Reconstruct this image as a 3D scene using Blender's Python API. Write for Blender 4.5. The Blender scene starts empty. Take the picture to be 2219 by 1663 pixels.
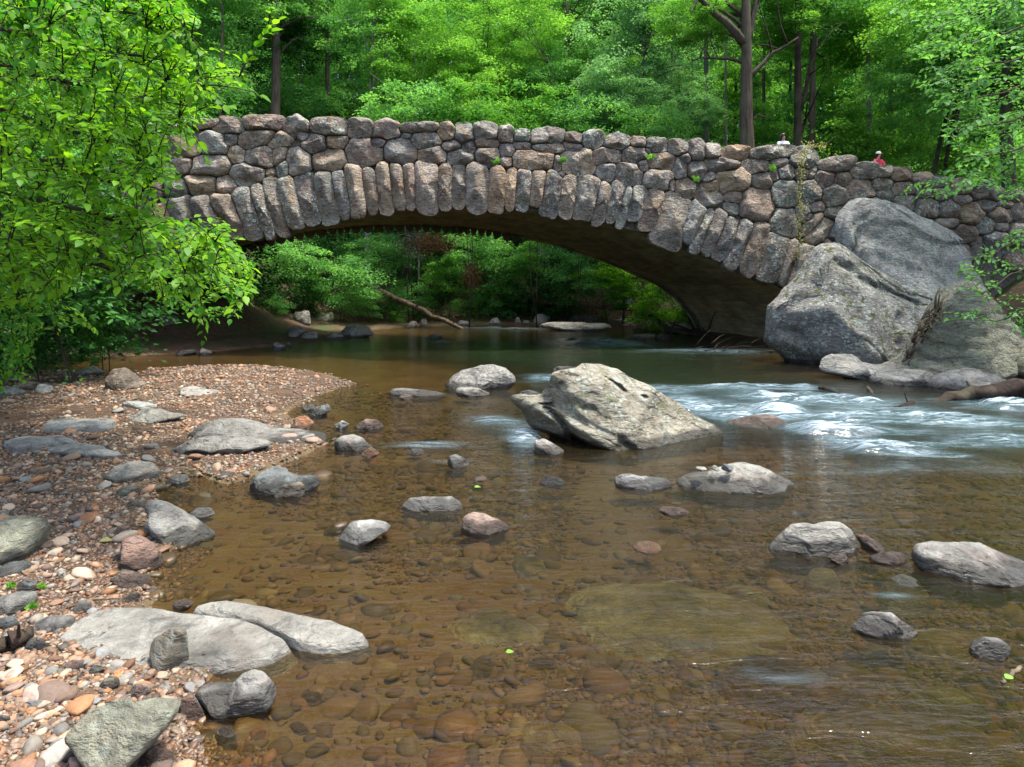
import bpy, math, random
import numpy as np
from mathutils import Vector
SC = bpy.context.scene
# ---------------------------------------------------------------- camera, sky, sun, exposure
FPX, HX, HY, CAMZ = 1479.3, 1109.5, 612.0, 2.2          # pixel focal length / horizon of the photograph, eye height above the water
cam = bpy.data.cameras.new("camera"); camo = bpy.data.objects.new("camera", cam); SC.collection.objects.link(camo)
cam.sensor_width = 36.0; cam.lens = 24.0; cam.clip_end = 1000; cam.clip_start = 0.05
camo.location = (0, 0, CAMZ); camo.rotation_euler = (math.pi/2, 0, 0)
cam.shift_y = -(831.5-HY)/2219.0
SC.camera = camo
SUN_EL, SUN_AZ = math.radians(73), math.radians(100)      # azimuth clockwise from +Y (view direction): high, on the right
w = bpy.data.worlds.new("World"); SC.world = w; w.use_nodes = True
nt = w.node_tree; sky = nt.nodes.new("ShaderNodeTexSky"); sky.sky_type = 'NISHITA'; sky.sun_disc = False
sky.sun_elevation = SUN_EL; sky.sun_rotation = SUN_AZ; sky.dust_density = 4.0; sky.ozone_density = .6
bg = nt.nodes["Background"]; bg.inputs[1].default_value = 0.15
nt.links.new(sky.outputs[0], bg.inputs[0])
sl = bpy.data.lights.new("sun", 'SUN'); sl.energy = 2.6; sl.angle = math.radians(5.0); sl.color = (1.0, 0.95, 0.86)
so = bpy.data.objects.new("sun", sl); SC.collection.objects.link(so)
sd = Vector((math.sin(SUN_AZ)*math.cos(SUN_EL), math.cos(SUN_AZ)*math.cos(SUN_EL), math.sin(SUN_EL)))
so.rotation_euler = sd.to_track_quat('Z', 'Y').to_euler()
SC.view_settings.view_transform = 'Standard'; SC.view_settings.look = 'None'
SC.view_settings.gamma = 1; SC.view_settings.exposure = 1.55
cy = SC.cycles
cy.max_bounces = 7; cy.diffuse_bounces = 4; cy.glossy_bounces = 3; cy.transmission_bounces = 5; cy.transparent_max_bounces = 6
cy.caustics_reflective = False; cy.caustics_refractive = False; cy.sample_clamp_indirect = 6
cy.use_denoising = True
# ---------------------------------------------------------------- helpers
rnd = random.Random(7); rng = np.random.default_rng(7)
def link(o): SC.collection.objects.link(o); return o
def tag(o, label=None, cat=None, group=None, kind=None):
    if label: o["label"] = label
    if cat: o["category"] = cat
    if group: o["group"] = group
    if kind: o["kind"] = kind
    return o
def empty(name, loc=(0, 0, 0)):
    o = bpy.data.objects.new(name, None); o.empty_display_size = .2; o.location = loc; return link(o)
def meshnp(name, V, F, mat=None, col=None, smooth=True, parent=None, loc=None, attr=None):
    """V (n,3) array, F list of integer arrays (m,k); col (n,3) point colour; attr {name: (n,) floats}"""
    V = np.asarray(V, dtype=np.float32)
    if loc is not None: V = V - np.asarray(loc, dtype=np.float32)
    me = bpy.data.meshes.new(name)
    Fs = [np.asarray(f, dtype=np.int32) for f in (F if isinstance(F, list) else [F])]
    Fs = [f for f in Fs if len(f)]
    nl = sum(f.size for f in Fs); npol = sum(len(f) for f in Fs)
    me.vertices.add(len(V)); me.loops.add(nl); me.polygons.add(npol)
    me.vertices.foreach_set("co", V.ravel())
    me.loops.foreach_set("vertex_index", np.concatenate([f.ravel() for f in Fs]))
    tot = np.concatenate([np.full(len(f), f.shape[1], dtype=np.int32) for f in Fs])
    st = np.concatenate([[0], np.cumsum(tot)[:-1]]).astype(np.int32)
    me.polygons.foreach_set("loop_start", st); me.polygons.foreach_set("loop_total", tot)
    me.polygons.foreach_set("use_smooth", np.full(npol, bool(smooth)))
    if col is not None:
        a = me.color_attributes.new("Col", 'FLOAT_COLOR', 'POINT')
        c = np.ones((len(V), 4), dtype=np.float32); c[:, :3] = col
        a.data.foreach_set("color", c.ravel())
    if attr:
        for k, v in attr.items():
            a = me.attributes.new(k, 'FLOAT', 'POINT'); a.data.foreach_set("value", np.asarray(v, dtype=np.float32))
    me.update(calc_edges=True)
    if mat: me.materials.append(mat)
    o = bpy.data.objects.new(name, me); link(o)
    if loc is not None: o.location = loc
    if parent: o.parent = parent
    return o
def X_at(px, Y): return (px-HX)/FPX*Y
def Z_at(py, Y): return CAMZ+(HY-py)/FPX*Y
def ground(px, py, z=0.0):
    Y = FPX*(CAMZ-z)/(py-HY); return np.array([(px-HX)/FPX*Y, Y])
# numpy gradient noise
def _hash(i, j, k, s):
    h = (i*374761393 + j*668265263 + k*2147483647 + s*1274126177) & 0xffffffff
    h = ((h ^ (h >> 13))*1274126177) & 0xffffffff
    return ((h ^ (h >> 16)) & 0xffff)/65535.0
def vnoise(P, seed=0):
    P = np.asarray(P, dtype=np.float64); I = np.floor(P).astype(np.int64); f = P-I; u = f*f*(3-2*f)
    r = 0
    for a in (0, 1):
        for b in (0, 1):
            for c in (0, 1):
                wgt = (u[:, 0] if a else 1-u[:, 0])*(u[:, 1] if b else 1-u[:, 1])*(u[:, 2] if c else 1-u[:, 2])
                r = r + wgt*_hash(I[:, 0]+a, I[:, 1]+b, I[:, 2]+c, seed)
    return r*2-1
def fbm(P, seed=0, oct=4, lac=2.1, gain=.5):
    P = np.asarray(P, dtype=np.float64); r = 0; a = 1
    for k in range(oct): r = r+a*vnoise(P, seed+k*17); P = P*lac+3.7; a *= gain
    return r
def inpoly(x, y, poly):
    x = np.asarray(x); y = np.asarray(y); c = np.zeros(x.shape, bool); n = len(poly)
    for i in range(n):
        x1, y1 = poly[i]; x2, y2 = poly[(i+1) % n]
        if y1 == y2: continue
        c ^= ((y1 > y) != (y2 > y)) & (x < (x2-x1)*(y-y1)/(y2-y1)+x1)
    return c
def dpoly(x, y, poly):
    d = np.full(np.shape(x), 1e9); n = len(poly)
    for i in range(n):
        a = np.array(poly[i]); b = np.array(poly[(i+1) % n]); e = b-a; L = (e@e)+1e-12
        t = np.clip(((x-a[0])*e[0]+(y-a[1])*e[1])/L, 0, 1)
        d = np.minimum(d, np.hypot(x-a[0]-t*e[0], y-a[1]-t*e[1]))
    return d
def smooth(a, b, x): t = np.clip((x-a)/(b-a), 0, 1); return t*t*(3-2*t)
# ---------------------------------------------------------------- node helpers
class NT:
    def __init__(s, name):
        s.m = bpy.data.materials.new(name); s.m.use_nodes = True; s.t = s.m.node_tree; s.t.nodes.clear()
        s.out = s.n("ShaderNodeOutputMaterial")
    def n(s, typ, **kw):
        nd = s.t.nodes.new(typ)
        for k, v in kw.items(): setattr(nd, k, v)
        return nd
    def l(s, a, b): s.t.links.new(a, b)
    def set(s, sock, v):
        if isinstance(v, (int, float)): sock.default_value = v
        elif isinstance(v, tuple): sock.default_value = v if len(v) == 4 or sock.type == 'VECTOR' else (*v, 1)
        else: s.l(v, sock)
    def math(s, op, a, b=0.0, c=None, clamp=False):
        nd = s.n("ShaderNodeMath", operation=op, use_clamp=clamp); s.set(nd.inputs[0], a); s.set(nd.inputs[1], b)
        if c is not None: s.set(nd.inputs[2], c)
        return nd.outputs[0]
    def mix(s, f, a, b, mode='MIX'):
        nd = s.n("ShaderNodeMix", data_type='RGBA', blend_type=mode); s.set(nd.inputs[0], f); s.set(nd.inputs[6], a); s.set(nd.inputs[7], b)
        return nd.outputs[2]
    def noise(s, vec, scale, detail=4, rough=.55, dist=0):
        nd = s.n("ShaderNodeTexNoise"); s.l(vec, nd.inputs["Vector"]); nd.inputs["Scale"].default_value = scale
        nd.inputs["Detail"].default_value = detail; nd.inputs["Roughness"].default_value = rough; nd.inputs["Distortion"].default_value = dist
        return nd.outputs[0]
    def voro(s, vec, scale, feat='F1', out=0):
        nd = s.n("ShaderNodeTexVoronoi", feature=feat); s.l(vec, nd.inputs["Vector"]); nd.inputs["Scale"].default_value = scale
        return nd.outputs[out]
    def mapr(s, v, a, b, c=0.0, d=1.0):
        nd = s.n("ShaderNodeMapRange"); s.l(v, nd.inputs[0])
        for i, q in enumerate((a, b, c, d)): nd.inputs[i+1].default_value = q
        return nd.outputs[0]
    def bump(s, h, strength=.5, dist=.02, normal=None):
        nd = s.n("ShaderNodeBump"); nd.inputs["Strength"].default_value = strength; nd.inputs["Distance"].default_value = dist; s.l(h, nd.inputs["Height"])
        if normal is not None: s.l(normal, nd.inputs["Normal"])
        return nd.outputs[0]
    def attr(s, name, typ='GEOMETRY', out=2):
        nd = s.n("ShaderNodeAttribute", attribute_name=name, attribute_type=typ); return nd.outputs[out]
    def stretch(s, vec, sc, rot=(0, 0, 0)):
        nd = s.n("ShaderNodeMapping"); s.l(vec, nd.inputs[0]); nd.inputs["Scale"].default_value = sc; nd.inputs["Rotation"].default_value = rot
        return nd.outputs[0]
    def bsdf(s, color, rough, normal=None, spec=.5):
        nd = s.n("ShaderNodeBsdfPrincipled"); s.set(nd.inputs["Base Color"], color); s.set(nd.inputs["Roughness"], rough)
        nd.inputs["Specular IOR Level"].default_value = spec
        if normal is not None: s.l(normal, nd.inputs["Normal"])
        return nd
    def done(s, sh): s.l(sh, s.out.inputs[0]); return s.m
def rock_material(name, bumpk=1.0, wetline=True, strata=(1, 1, 1.6)):
    t = NT(name); geo = t.n("ShaderNodeNewGeometry"); P = geo.outputs["Position"]
    info = t.n("ShaderNodeObjectInfo"); base = info.outputs["Color"]
    offs = t.n("ShaderNodeVectorMath", operation='MULTIPLY_ADD'); t.l(info.outputs["Random"], offs.inputs[0]); offs.inputs[1].default_value = (37, 53, 29); t.l(P, offs.inputs[2])
    Q = t.stretch(offs.outputs[0], strata, (.35, .2, 0))
    big = t.noise(Q, 1.6, 5, .6, .4); mid = t.noise(Q, 8, 7, .72); fine = t.noise(Q, 60, 5, .8)
    k = t.math('MULTIPLY_ADD', big, 1.9, .05); k = t.math('MULTIPLY', k, t.math('MULTIPLY_ADD', mid, 1.5, .25)); k = t.math('MULTIPLY', k, t.math('MULTIPLY_ADD', fine, 1.1, .45))
    kc = t.n("ShaderNodeCombineColor"); [t.l(k, kc.inputs[i]) for i in range(3)]
    c = t.mix(1.0, base, kc.outputs[0], 'MULTIPLY')
    # warm and dark mineral stains
    w1 = t.mapr(t.noise(Q, 2.6, 4, .6), .52, .68); c = t.mix(t.math('MULTIPLY', w1, t.math('MULTIPLY_ADD', t.attr("stain", 'OBJECT'), 1.0, .15)), c, t.mix(.5, c, (.22, .11, .055)))
    d1 = t.mapr(t.noise(Q, 3.4, 6, .7, .6), .53, .66); c = t.mix(t.math('MULTIPLY', d1, .62), c, (.035, .032, .03))
    if not wetline:
        p1 = t.mapr(t.noise(Q, 3.1, 5, .6, .5), .53, .62); c = t.mix(t.math('MULTIPLY', p1, .55), c, (.115, .062, .058)); p2 = t.mapr(t.noise(t.stretch(P, (1.3, 1.3, .6)), 2.3, 5, .65), .55, .63); c = t.mix(t.math('MULTIPLY', p2, .55), c, (.27, .18, .085)); p3 = t.mapr(t.noise(t.stretch(P, (2.2, 2.2, .5)), 3.3, 6, .75), .60, .68); c = t.mix(t.math('MULTIPLY', p3, .5), c, (.42, .44, .42))
    # lichen: pale crusts in rounded patches
    lv = t.voro(P, 11); ln = t.noise(P, 2.2, 3); lv2 = t.voro(P, 4.6); lm = t.math('MULTIPLY', t.mapr(t.math('ADD', lv, t.math('MULTIPLY', t.noise(P, 30, 3), .35)), .56, .47), t.mapr(ln, .42, .52)); lm = t.math('MAXIMUM', lm, t.math('MULTIPLY', t.mapr(t.math('ADD', lv2, t.math('MULTIPLY', t.noise(P, 22, 4), .45)), .50, .44), t.mapr(t.noise(P, 1.1, 3), .46, .52)))
    la = t.attr("lichen", 'OBJECT')
    c = t.mix(t.math('MULTIPLY', lm, la, clamp=True), c, t.mix(t.noise(P, 40, 3), (.24, .30, .25), (.48, .53, .47)))
    pale = t.mapr(t.noise(t.stretch(offs.outputs[0], (1.6, 1.6, .5)), 4.5, 6, .75), .58, .72); c = t.mix(t.math('MULTIPLY', pale, t.math('MULTIPLY_ADD', la, .35, .12)), c, (.42, .42, .40))
    # moss on upward ledges
    sep = t.n("ShaderNodeSeparateXYZ"); t.l(geo.outputs["Normal"], sep.inputs[0])
    mm = t.math('MULTIPLY', t.mapr(t.noise(P, 5, 5, .65), .54, .62), t.mapr(sep.outputs[2], -.1, .5)); c = t.mix(t.math('MULTIPLY', mm, t.attr("moss", 'OBJECT'), clamp=True), c, (.07, .085, .015))
    rough = .82
    if wetline:
        sp = t.n("ShaderNodeSeparateXYZ"); t.l(P, sp.inputs[0])
        wet = t.mapr(t.math('SUBTRACT', t.math('MULTIPLY_ADD', t.attr('dry', 'OBJECT'), .10, sp.outputs[2]), t.math('MULTIPLY', t.noise(P, 6, 3), .12)), .065, .02)
        below = t.mapr(sp.outputs[2], -.01, -.05); c = t.mix(t.math('MULTIPLY', wet, t.math('MULTIPLY_ADD', below, -.55, .74)), c, (.012, .011, .009)); rough = t.math('MULTIPLY_ADD', wet, -.5, .82)
    cr = t.voro(t.stretch(offs.outputs[0], (1, 1, 2.4), (.5, .3, .2)), 2.2, 'DISTANCE_TO_EDGE'); crk = t.mapr(cr, 0.0, .035)
    h = t.math('ADD', t.math('MULTIPLY', mid, 1.3), t.math('MULTIPLY', fine, .30)); h = t.math('ADD', h, t.math('MULTIPLY', t.noise(Q, 130, 3, .7), .12)); h = t.math('ADD', h, t.math('MULTIPLY', t.mapr(t.noise(t.stretch(offs.outputs[0], (1, 1, 3.2), (.45, .25, 0)), 5, 4, .6), .45, .55), .35))
    dq = t.n('ShaderNodeVectorMath', operation='MULTIPLY_ADD'); nz_ = t.n('ShaderNodeTexNoise'); t.l(P, nz_.inputs['Vector']); nz_.inputs['Scale'].default_value = 3.0; t.l(nz_.outputs['Color'], dq.inputs[0]); dq.inputs[1].default_value = (.35, .35, .35); t.l(offs.outputs[0], dq.inputs[2])
    h = t.math('ADD', h, t.math('MULTIPLY', t.mapr(t.voro(dq.outputs[0], 3.2, 'DISTANCE_TO_EDGE'), 0, .09), .30)); h = t.math('ADD', h, t.math('MULTIPLY', t.voro(dq.outputs[0], 9.0), .35))
    nb = t.bump(h, .8*bumpk, .075)
    c = t.mix(t.math('MULTIPLY', t.math('SUBTRACT', 1.0, crk), t.attr("crack", 'OBJECT'), clamp=True), c, (.03, .028, .025))
    return t.done(t.bsdf(c, rough, nb, .35).outputs[0])
ROCK = rock_material("river_rock"); MASON = rock_material("bridge_stone", 1.0, False, (1, 1, 1))
def leaf_material(name, ca, cb, trans=.45, gloss=.35):
    t = NT(name); a = t.attr("tint"); info = t.n("ShaderNodeObjectInfo")
    f = t.math('ADD', a, t.math('MULTIPLY_ADD', info.outputs["Random"], .5, -.25), clamp=True)
    c = t.mix(f, ca, cb)
    pr = t.bsdf(c, gloss+.1, None, .18); tr = t.n("ShaderNodeBsdfTranslucent")
    c2 = t.mix(1.0, c, (1.45, 1.40, .65), 'MULTIPLY'); t.l(c2, tr.inputs[0])
    ms = t.n("ShaderNodeMixShader"); ms.inputs[0].default_value = trans; t.l(pr.outputs[0], ms.inputs[1]); t.l(tr.outputs[0], ms.inputs[2])
    return t.done(ms.outputs[0])
LEAF_BRIGHT = leaf_material("leaf_bright", (.035, .17, .012), (.25, .50, .024), .5)
LEAF_YEL = leaf_material("leaf_yellow_green", (.075, .24, .04), (.25, .52, .085), .5, .5)
LEAF_MID = leaf_material("leaf_mid", (.055, .19, .055), (.19, .45, .12), .5, .5)
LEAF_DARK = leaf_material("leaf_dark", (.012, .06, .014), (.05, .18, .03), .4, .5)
LEAF_BLUE = leaf_material("leaf_blue_green", (.08, .23, .10), (.23, .46, .21), .45, .5)
LEAF_DEAD = leaf_material("leaf_dead", (.10, .045, .02), (.22, .12, .06), .3, .6)
LEAF_PALE = leaf_material("leaf_pale_vine", (.28, .30, .10), (.50, .48, .22), .4, .5)
def bark_material(name, ca, cb, sc=8):
    t = NT(name); P = t.n("ShaderNodeNewGeometry").outputs["Position"]; Q = t.stretch(P, (1, 1, .14))
    n = t.noise(Q, sc, 6, .7, .3); n2 = t.noise(P, 1.5, 4); c = t.mix(t.mapr(n, .35, .65), ca, cb); c = t.mix(t.mapr(n2, .45, .7, 0, .35), c, (.12, .14, .08))
    return t.done(t.bsdf(c, .9, t.bump(n, 1.0, .05), .2).outputs[0])
BARK = bark_material("bark_brown", (.03, .024, .018), (.105, .085, .065)); BARK_PALE = bark_material("bark_grey", (.09, .085, .08), (.27, .26, .24)); 
BARK_LOG = bark_material("bark_log", (.05, .035, .025), (.20, .15, .10), 6); BARK_DARK = bark_material("bark_dark_wet", (.010, .007, .006), (.045, .030, .022), 6)
def plain(name, col, rough=.7):
    t = NT(name); P = t.n("ShaderNodeNewGeometry").outputs["Position"]; n = t.noise(P, 25, 3)
    return t.done(t.bsdf(t.mix(t.mapr(n, .3, .7, 0, .25), col, tuple(x*.6 for x in col)), rough).outputs[0])
# ---------------------------------------------------------------- river, banks (plan traced on the ground)
def G(lst, z=0.0): return [tuple(ground(x, y, z)) for x, y in lst]
WATER_POLY = [(1.0, -6), (-.6, .8)] + G([(440, 1655), (400, 1560), (440, 1490), (470, 1440), (330, 1330), (318, 1225), (380, 1185), (325, 1100),
    (345, 1045), (420, 1025), (500, 1050), (600, 1012), (700, 965), (650, 930), (615, 895), (690, 855), (770, 832), (690, 806), (560, 792), (330, 800), (240, 815), (150, 806),
    (60, 800), (-150, 800), (-150, 775), (120, 780), (260, 772), (420, 766), (520, 757), (640, 746), (740, 736), (800, 716), (870, 709), (1000, 705), (1150, 704), (1350, 706), (1470, 716),
    (1550, 728), (1620, 735), (1720, 742), (1850, 752), (1960, 775), (2050, 800), (2150, 815), (2300, 830), (2700, 850), (3600, 880)]) + [(60, 10), (60, -6)]
BAR_POLY = [(1.0, -6), (-.6, .8)] + G([(440, 1655), (400, 1560), (440, 1490), (470, 1440), (330, 1330), (318, 1225), (380, 1185), (325, 1100),
    (345, 1045), (420, 1025), (500, 1050), (600, 1012), (700, 965), (650, 930), (615, 895), (690, 855), (770, 832), (690, 806), (560, 792), (330, 800), (240, 815), (150, 806), (60, 800), (-150, 800), (-240, 860)]) + [(-8.2, 9), (-6, 5), (-5, 0), (-5, -6)]
def height(X, Y):
    """ground height: river bed below 0, gravel bar, banks, wooded hill behind"""
    X = np.asarray(X, float); Y = np.asarray(Y, float)
    inw = inpoly(X, Y, WATER_POLY); dw = dpoly(X, Y, WATER_POLY); inb = inpoly(X, Y, BAR_POLY)
    db = np.where(inb | inw, 0, np.minimum(dpoly(X, Y, BAR_POLY), dw))
    P = np.stack([X, Y, np.zeros_like(X)], -1).reshape(-1, 3)
    n1 = fbm(P*.35, 3, 3).reshape(X.shape); n2 = fbm(P*1.7, 5, 3).reshape(X.shape)
    deep = .055+.13*smooth(.3, 4, dw)+.40*smooth(3, 7, dw)*smooth(8, 14, Y)
    bed = -np.minimum(dw*.35, deep)*(1+.25*n1)+.02*n2*smooth(.1, 1, dw)
    bar = .02+np.minimum(dw*.035, .20)*(1+.3*n2)+.018*n1+.012*n2
    land = .03+.09*np.minimum(db, 2.4)+.50*np.clip(db-2.4, 0, 9)+.10*np.clip(db-11.4, 0, 60)
    land = land*(1+.12*n1)+.10*n2*smooth(0, 2, db)
    far = smooth(34, 44, Y)*(.18*np.clip(Y-34, 0, 200))
    land = land*(1-.35*smooth(34, 42, Y))+far
    z = np.where(inw, bed, np.where(inb, bar, np.maximum(land, bar*.2)))
    return z
def axis(a, b, dens):
    """non-uniform spacing: dens(x) = step"""
    r = [a]
    while r[-1] < b: r.append(r[-1]+dens(r[-1]))
    return np.array(r)
xs = axis(-90, 90, lambda x: .085+max(0, abs(x+1)-4)*.035)
ys = axis(-6, 150, lambda y: .085+(max(0, y-4)*.012 if y > 0 else .3)+max(0, y-40)*.03)
GX, GY = np.meshgrid(xs, ys); GZ = height(GX, GY)
def gridfaces(ny, nx):
    i = np.arange(ny-1)[:, None]*nx+np.arange(nx-1)[None]; return np.stack([i, i+1, i+nx+1, i+nx], -1).reshape(-1, 4)
t = NT("ground_soil"); P = t.n("ShaderNodeNewGeometry").outputs["Position"]
sand = t.mix(t.mapr(t.noise(P, 2.2, 5, .6), .35, .65), (.045, .027, .016), (.105, .065, .038))
litter = t.mix(t.mapr(t.noise(P, 9, 6, .75), .38, .62), (.025, .018, .012), (.135, .085, .05))
litter = t.mix(t.mapr(t.noise(P, .9, 4, .6), .5, .62), litter, (.045, .07, .018))
bedc = t.mix(t.mapr(t.noise(P, 1.1, 5, .65), .38, .62), (.055, .030, .015), (.105, .095, .042)); 
vc = t.n("ShaderNodeTexVoronoi"); t.l(P, vc.inputs["Vector"]); vc.inputs["Scale"].default_value = 26
bedc = t.mix(.45, bedc, t.mix(.6, t.mix(t.noise(P, 30, 3), (.03, .02, .012), (.15, .10, .052)), (.15, .10, .05)))
zone = t.attr("zone"); c = t.mix(t.mapr(zone, 0, 1), bedc, sand); c = t.mix(t.mapr(zone, 1, 2), c, litter)
h = t.math('ADD', t.noise(P, 14, 6, .7), t.math('MULTIPLY', vc.outputs["Distance"], -.3))
SOIL = t.done(t.bsdf(c, .85, t.bump(h, .8, .04), .3).outputs[0])
_inw = inpoly(GX, GY, WATER_POLY); _dw = dpoly(GX, GY, WATER_POLY); _inb = inpoly(GX, GY, BAR_POLY)
zone = np.where(_inw, 0.0, np.where(_inb, smooth(0, .3, _dw), 1+np.where(GY > 30, smooth(-.1, .5, _dw), smooth(.3, 1.6, _dw)*np.where(GX < 6, .8, 1))))
zone = np.where(_inw & (_dw < .25), .5, zone)
gr = meshnp("riverbed_and_banks", np.stack([GX, GY, GZ], -1).reshape(-1, 3), gridfaces(len(ys), len(xs)), SOIL, attr={"zone": zone.ravel()})
tag(gr, kind="structure"); gr.name = "ground"
# ---------------------------------------------------------------- water
FOAM = []   # px centre, length, thickness, strength
for x, y, l, th, k in [(50, 1085, 200, 40, 1), (640, 1165, 230, 60, 1.2), (400, 1195, 330, 60, 1.1), (580, 1072, 170, 45, 1), (1050, 1190, 330, 60, 1), (1350, 1150, 420, 60, 1), (1600, 1180, 360, 50, .9),
    (930, 1280, 300, 40, 1), (1060, 1330, 260, 60, 1), (1330, 1400, 420, 60, .8), (1450, 1410, 250, 40, .8), (1850, 1240, 400, 28, .7), (1970, 1110, 260, 45, .9), (2130, 1140, 180, 40, .9), (300, 1005, 300, 22, .6),
    (640, 1005, 400, 20, .7), (800, 1010, 300, 22, .6), (1050, 1090, 400, 25, .6), (2000, 1310, 420, 35, .6), (2100, 1360, 260, 35, .6), (1750, 1440, 220, 18, .9), (250, 1120, 400, 70, .45), (900, 1080, 700, 70, .35),
    (1300, 1290, 1000, 110, .22), (1900, 1240, 800, 120, .25), (700, 1090, 1100, 130, .20), (1500, 1100, 1200, 80, .18), (1700, 1380, 900, 110, .18), (-100, 1010, 300, 50, .35), (100, 1150, 200, 60, .6), (1700, 1500, 700, 70, .22), (1300, 1550, 700, 40, .16), (2000, 1540, 400, 60, .25)]:
    FOAM.append((1480+x/2.961, 500+y/2.961, l/2.961, th/2.961, k))
FOAM += [(1140, 955, 50, 22, .9), (1120, 930, 60, 25, .5), (1060, 915, 90, 30, .28), (1480, 868, 70, 22, .9), (1180, 820, 90, 16, .4), (930, 965, 160, 16, .25), (1330, 745, 160, 10, .30), (1100, 712, 220, 5, .35),  # weak midstream spots left of the boulder also paint water sparkle
    (1300, 738, 200, 14, .25), (1000, 1000, 200, 10, .12), (1560, 1400, 220, 12, .10), (1720, 1470, 120, 8, .35), (1630, 1455, 80, 7, .3), (1930, 1290, 90, 7, .25), (960, 742, 260, 10, .12), (1560, 760, 300, 14, .25)]
wx = axis(-26, 60, lambda x: .045+max(0, abs(x-2)-7)*.05); wy = axis(-6, 60, lambda y: (.045 if y > 1 else .5)+max(0, y-12)*.02)
WX, WY = np.meshgrid(wx, wy); WZt = height(WX, WY)
with np.errstate(divide='ignore', invalid='ignore'):
    PXs = np.where(WY > 1, HX+WX/np.maximum(WY, .5)*FPX, -9999); PYs = np.where(WY > 1, HY+CAMZ/np.maximum(WY, .5)*FPX, 99999)
foam = np.zeros_like(WX)
for fx, fy, l, th, k in FOAM:
    c = ground(fx, fy); k *= .8; sx = l/FPX*c[1]*.6; sy = abs(ground(fx, fy+th/2)[1]-c[1])+.03
    foam += k*np.exp(-((WX-c[0])/sx)**2-((WY-c[1])/(sy*1.1))**2)
foam = np.clip(foam, 0, 1.4); _c = fbm(np.stack([WX*1.1, WY*2.6, WX*0], -1).reshape(-1, 3), 21, 4).reshape(WX.shape); foam = foam*(.50+1.0*smooth(-.35, .55, _c))
rap = smooth(0.02, .6, foam); flow = .25*smooth(5, 9, WY)*smooth(-4, 1, WX)
Pw = np.stack([WX*1.1, WY*2.6, WX*0], -1).reshape(-1, 3)
crest = fbm(Pw, 21, 4); wz = (crest*.085).reshape(WX.shape)*rap+(fbm(Pw*1.4, 31, 3)*.006).reshape(WX.shape)*(.25+flow*2)
wz += .045*rap*np.clip(foam, 0, 1)
t = NT("river_water"); P = t.n("ShaderNodeNewGeometry").outputs["Position"]
depth = t.attr("depth"); fo = t.attr("foam")
tr = t.n("ShaderNodeBsdfTransparent"); t.l(t.mix(t.mapr(depth, 0, .5), (.79, .69, .51), (.47, .45, .26)), tr.inputs[0])
df = t.n("ShaderNodeBsdfDiffuse"); t.l(t.mix(t.mapr(fo, .02, .22), t.mix(t.mapr(depth, .08, .4), (.036, .024, .010), (.012, .019, .009)), (.035, .062, .068)), df.inputs[0])  # teal diffuse in the rapids paints in the sky reflection
m1 = t.n("ShaderNodeMixShader"); t.l(t.math('ADD', t.mapr(depth, .02, .60, .03, .86), t.mapr(fo, .04, .3, 0, .45), clamp=True), m1.inputs[0]); t.l(tr.outputs[0], m1.inputs[1]); t.l(df.outputs[0], m1.inputs[2])
Q = t.stretch(P, (.55, 1.7, 1)); rn = t.noise(Q, 3.2, 4, .6, .8); rn2 = t.noise(Q, 11, 3, .55, .4)
hh = t.math('ADD', rn, t.math('MULTIPLY', rn2, .45)); hh = t.math('ADD', hh, t.math('MULTIPLY', t.noise(t.stretch(P, (.5, 1.3, 1)), 1.1, 3), 1.2)); nb = t.bump(hh, .75, .035)
gl = t.n("ShaderNodeBsdfGlossy"); gl.inputs[0].default_value = (1, 1, 1, 1); gl.inputs[1].default_value = .10; t.l(nb, gl.inputs["Normal"])
fr = t.n("ShaderNodeFresnel"); fr.inputs[0].default_value = 1.33; t.l(nb, fr.inputs["Normal"])
m2 = t.n("ShaderNodeMixShader"); t.l(fr.outputs[0], m2.inputs[0]); t.l(m1.outputs[0], m2.inputs[1]); t.l(gl.outputs[0], m2.inputs[2])
fn = t.noise(t.stretch(P, (.55, 4.2, 1), (0, 0, -.14)), 2.6, 7, .68, .9); fn2 = t.noise(t.stretch(P, (1.2, 6, 1), (0, 0, -.12)), 9, 4, .6, .5)
fm = t.math('ADD', t.math('MULTIPLY', fo, .62), t.math('ADD', t.math('MULTIPLY', fn, 1.1), t.math('MULTIPLY', fn2, .35))); fm = t.math('ADD', t.math('MULTIPLY', t.mapr(t.math('ADD', t.math('MULTIPLY', fn, .7), t.math('MULTIPLY', fn2, .3)), .47, .66), t.math('MULTIPLY', fo, 1.25)), t.mapr(fm, 1.25, 1.95, 0, .45))
fm = t.math('MULTIPLY', fm, t.mapr(fo, .02, .25), clamp=True)
ff = t.n("ShaderNodeBsdfDiffuse"); ff.inputs[0].default_value = (.47, .59, .68, 1)
m3 = t.n("ShaderNodeMixShader"); t.l(t.math('MULTIPLY', fm, .78), m3.inputs[0]); t.l(m2.outputs[0], m3.inputs[1]); t.l(ff.outputs[0], m3.inputs[2])
WATERM = t.done(m3.outputs[0])
F = gridfaces(len(wy), len(wx)); depthv = np.clip(-WZt, 0, 3).ravel()
keep = (WZt.ravel()[F].min(1) < .08); F = F[keep]
used = np.unique(F); remap = np.full(WX.size, -1); remap[used] = np.arange(len(used))
V = np.stack([WX, WY, wz], -1).reshape(-1, 3)[used]
wa = meshnp("river", V, remap[F], WATERM, attr={"depth": depthv[used], "foam": foam.ravel()[used]}); tag(wa, kind="structure")
wa.name = "river_water"
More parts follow.
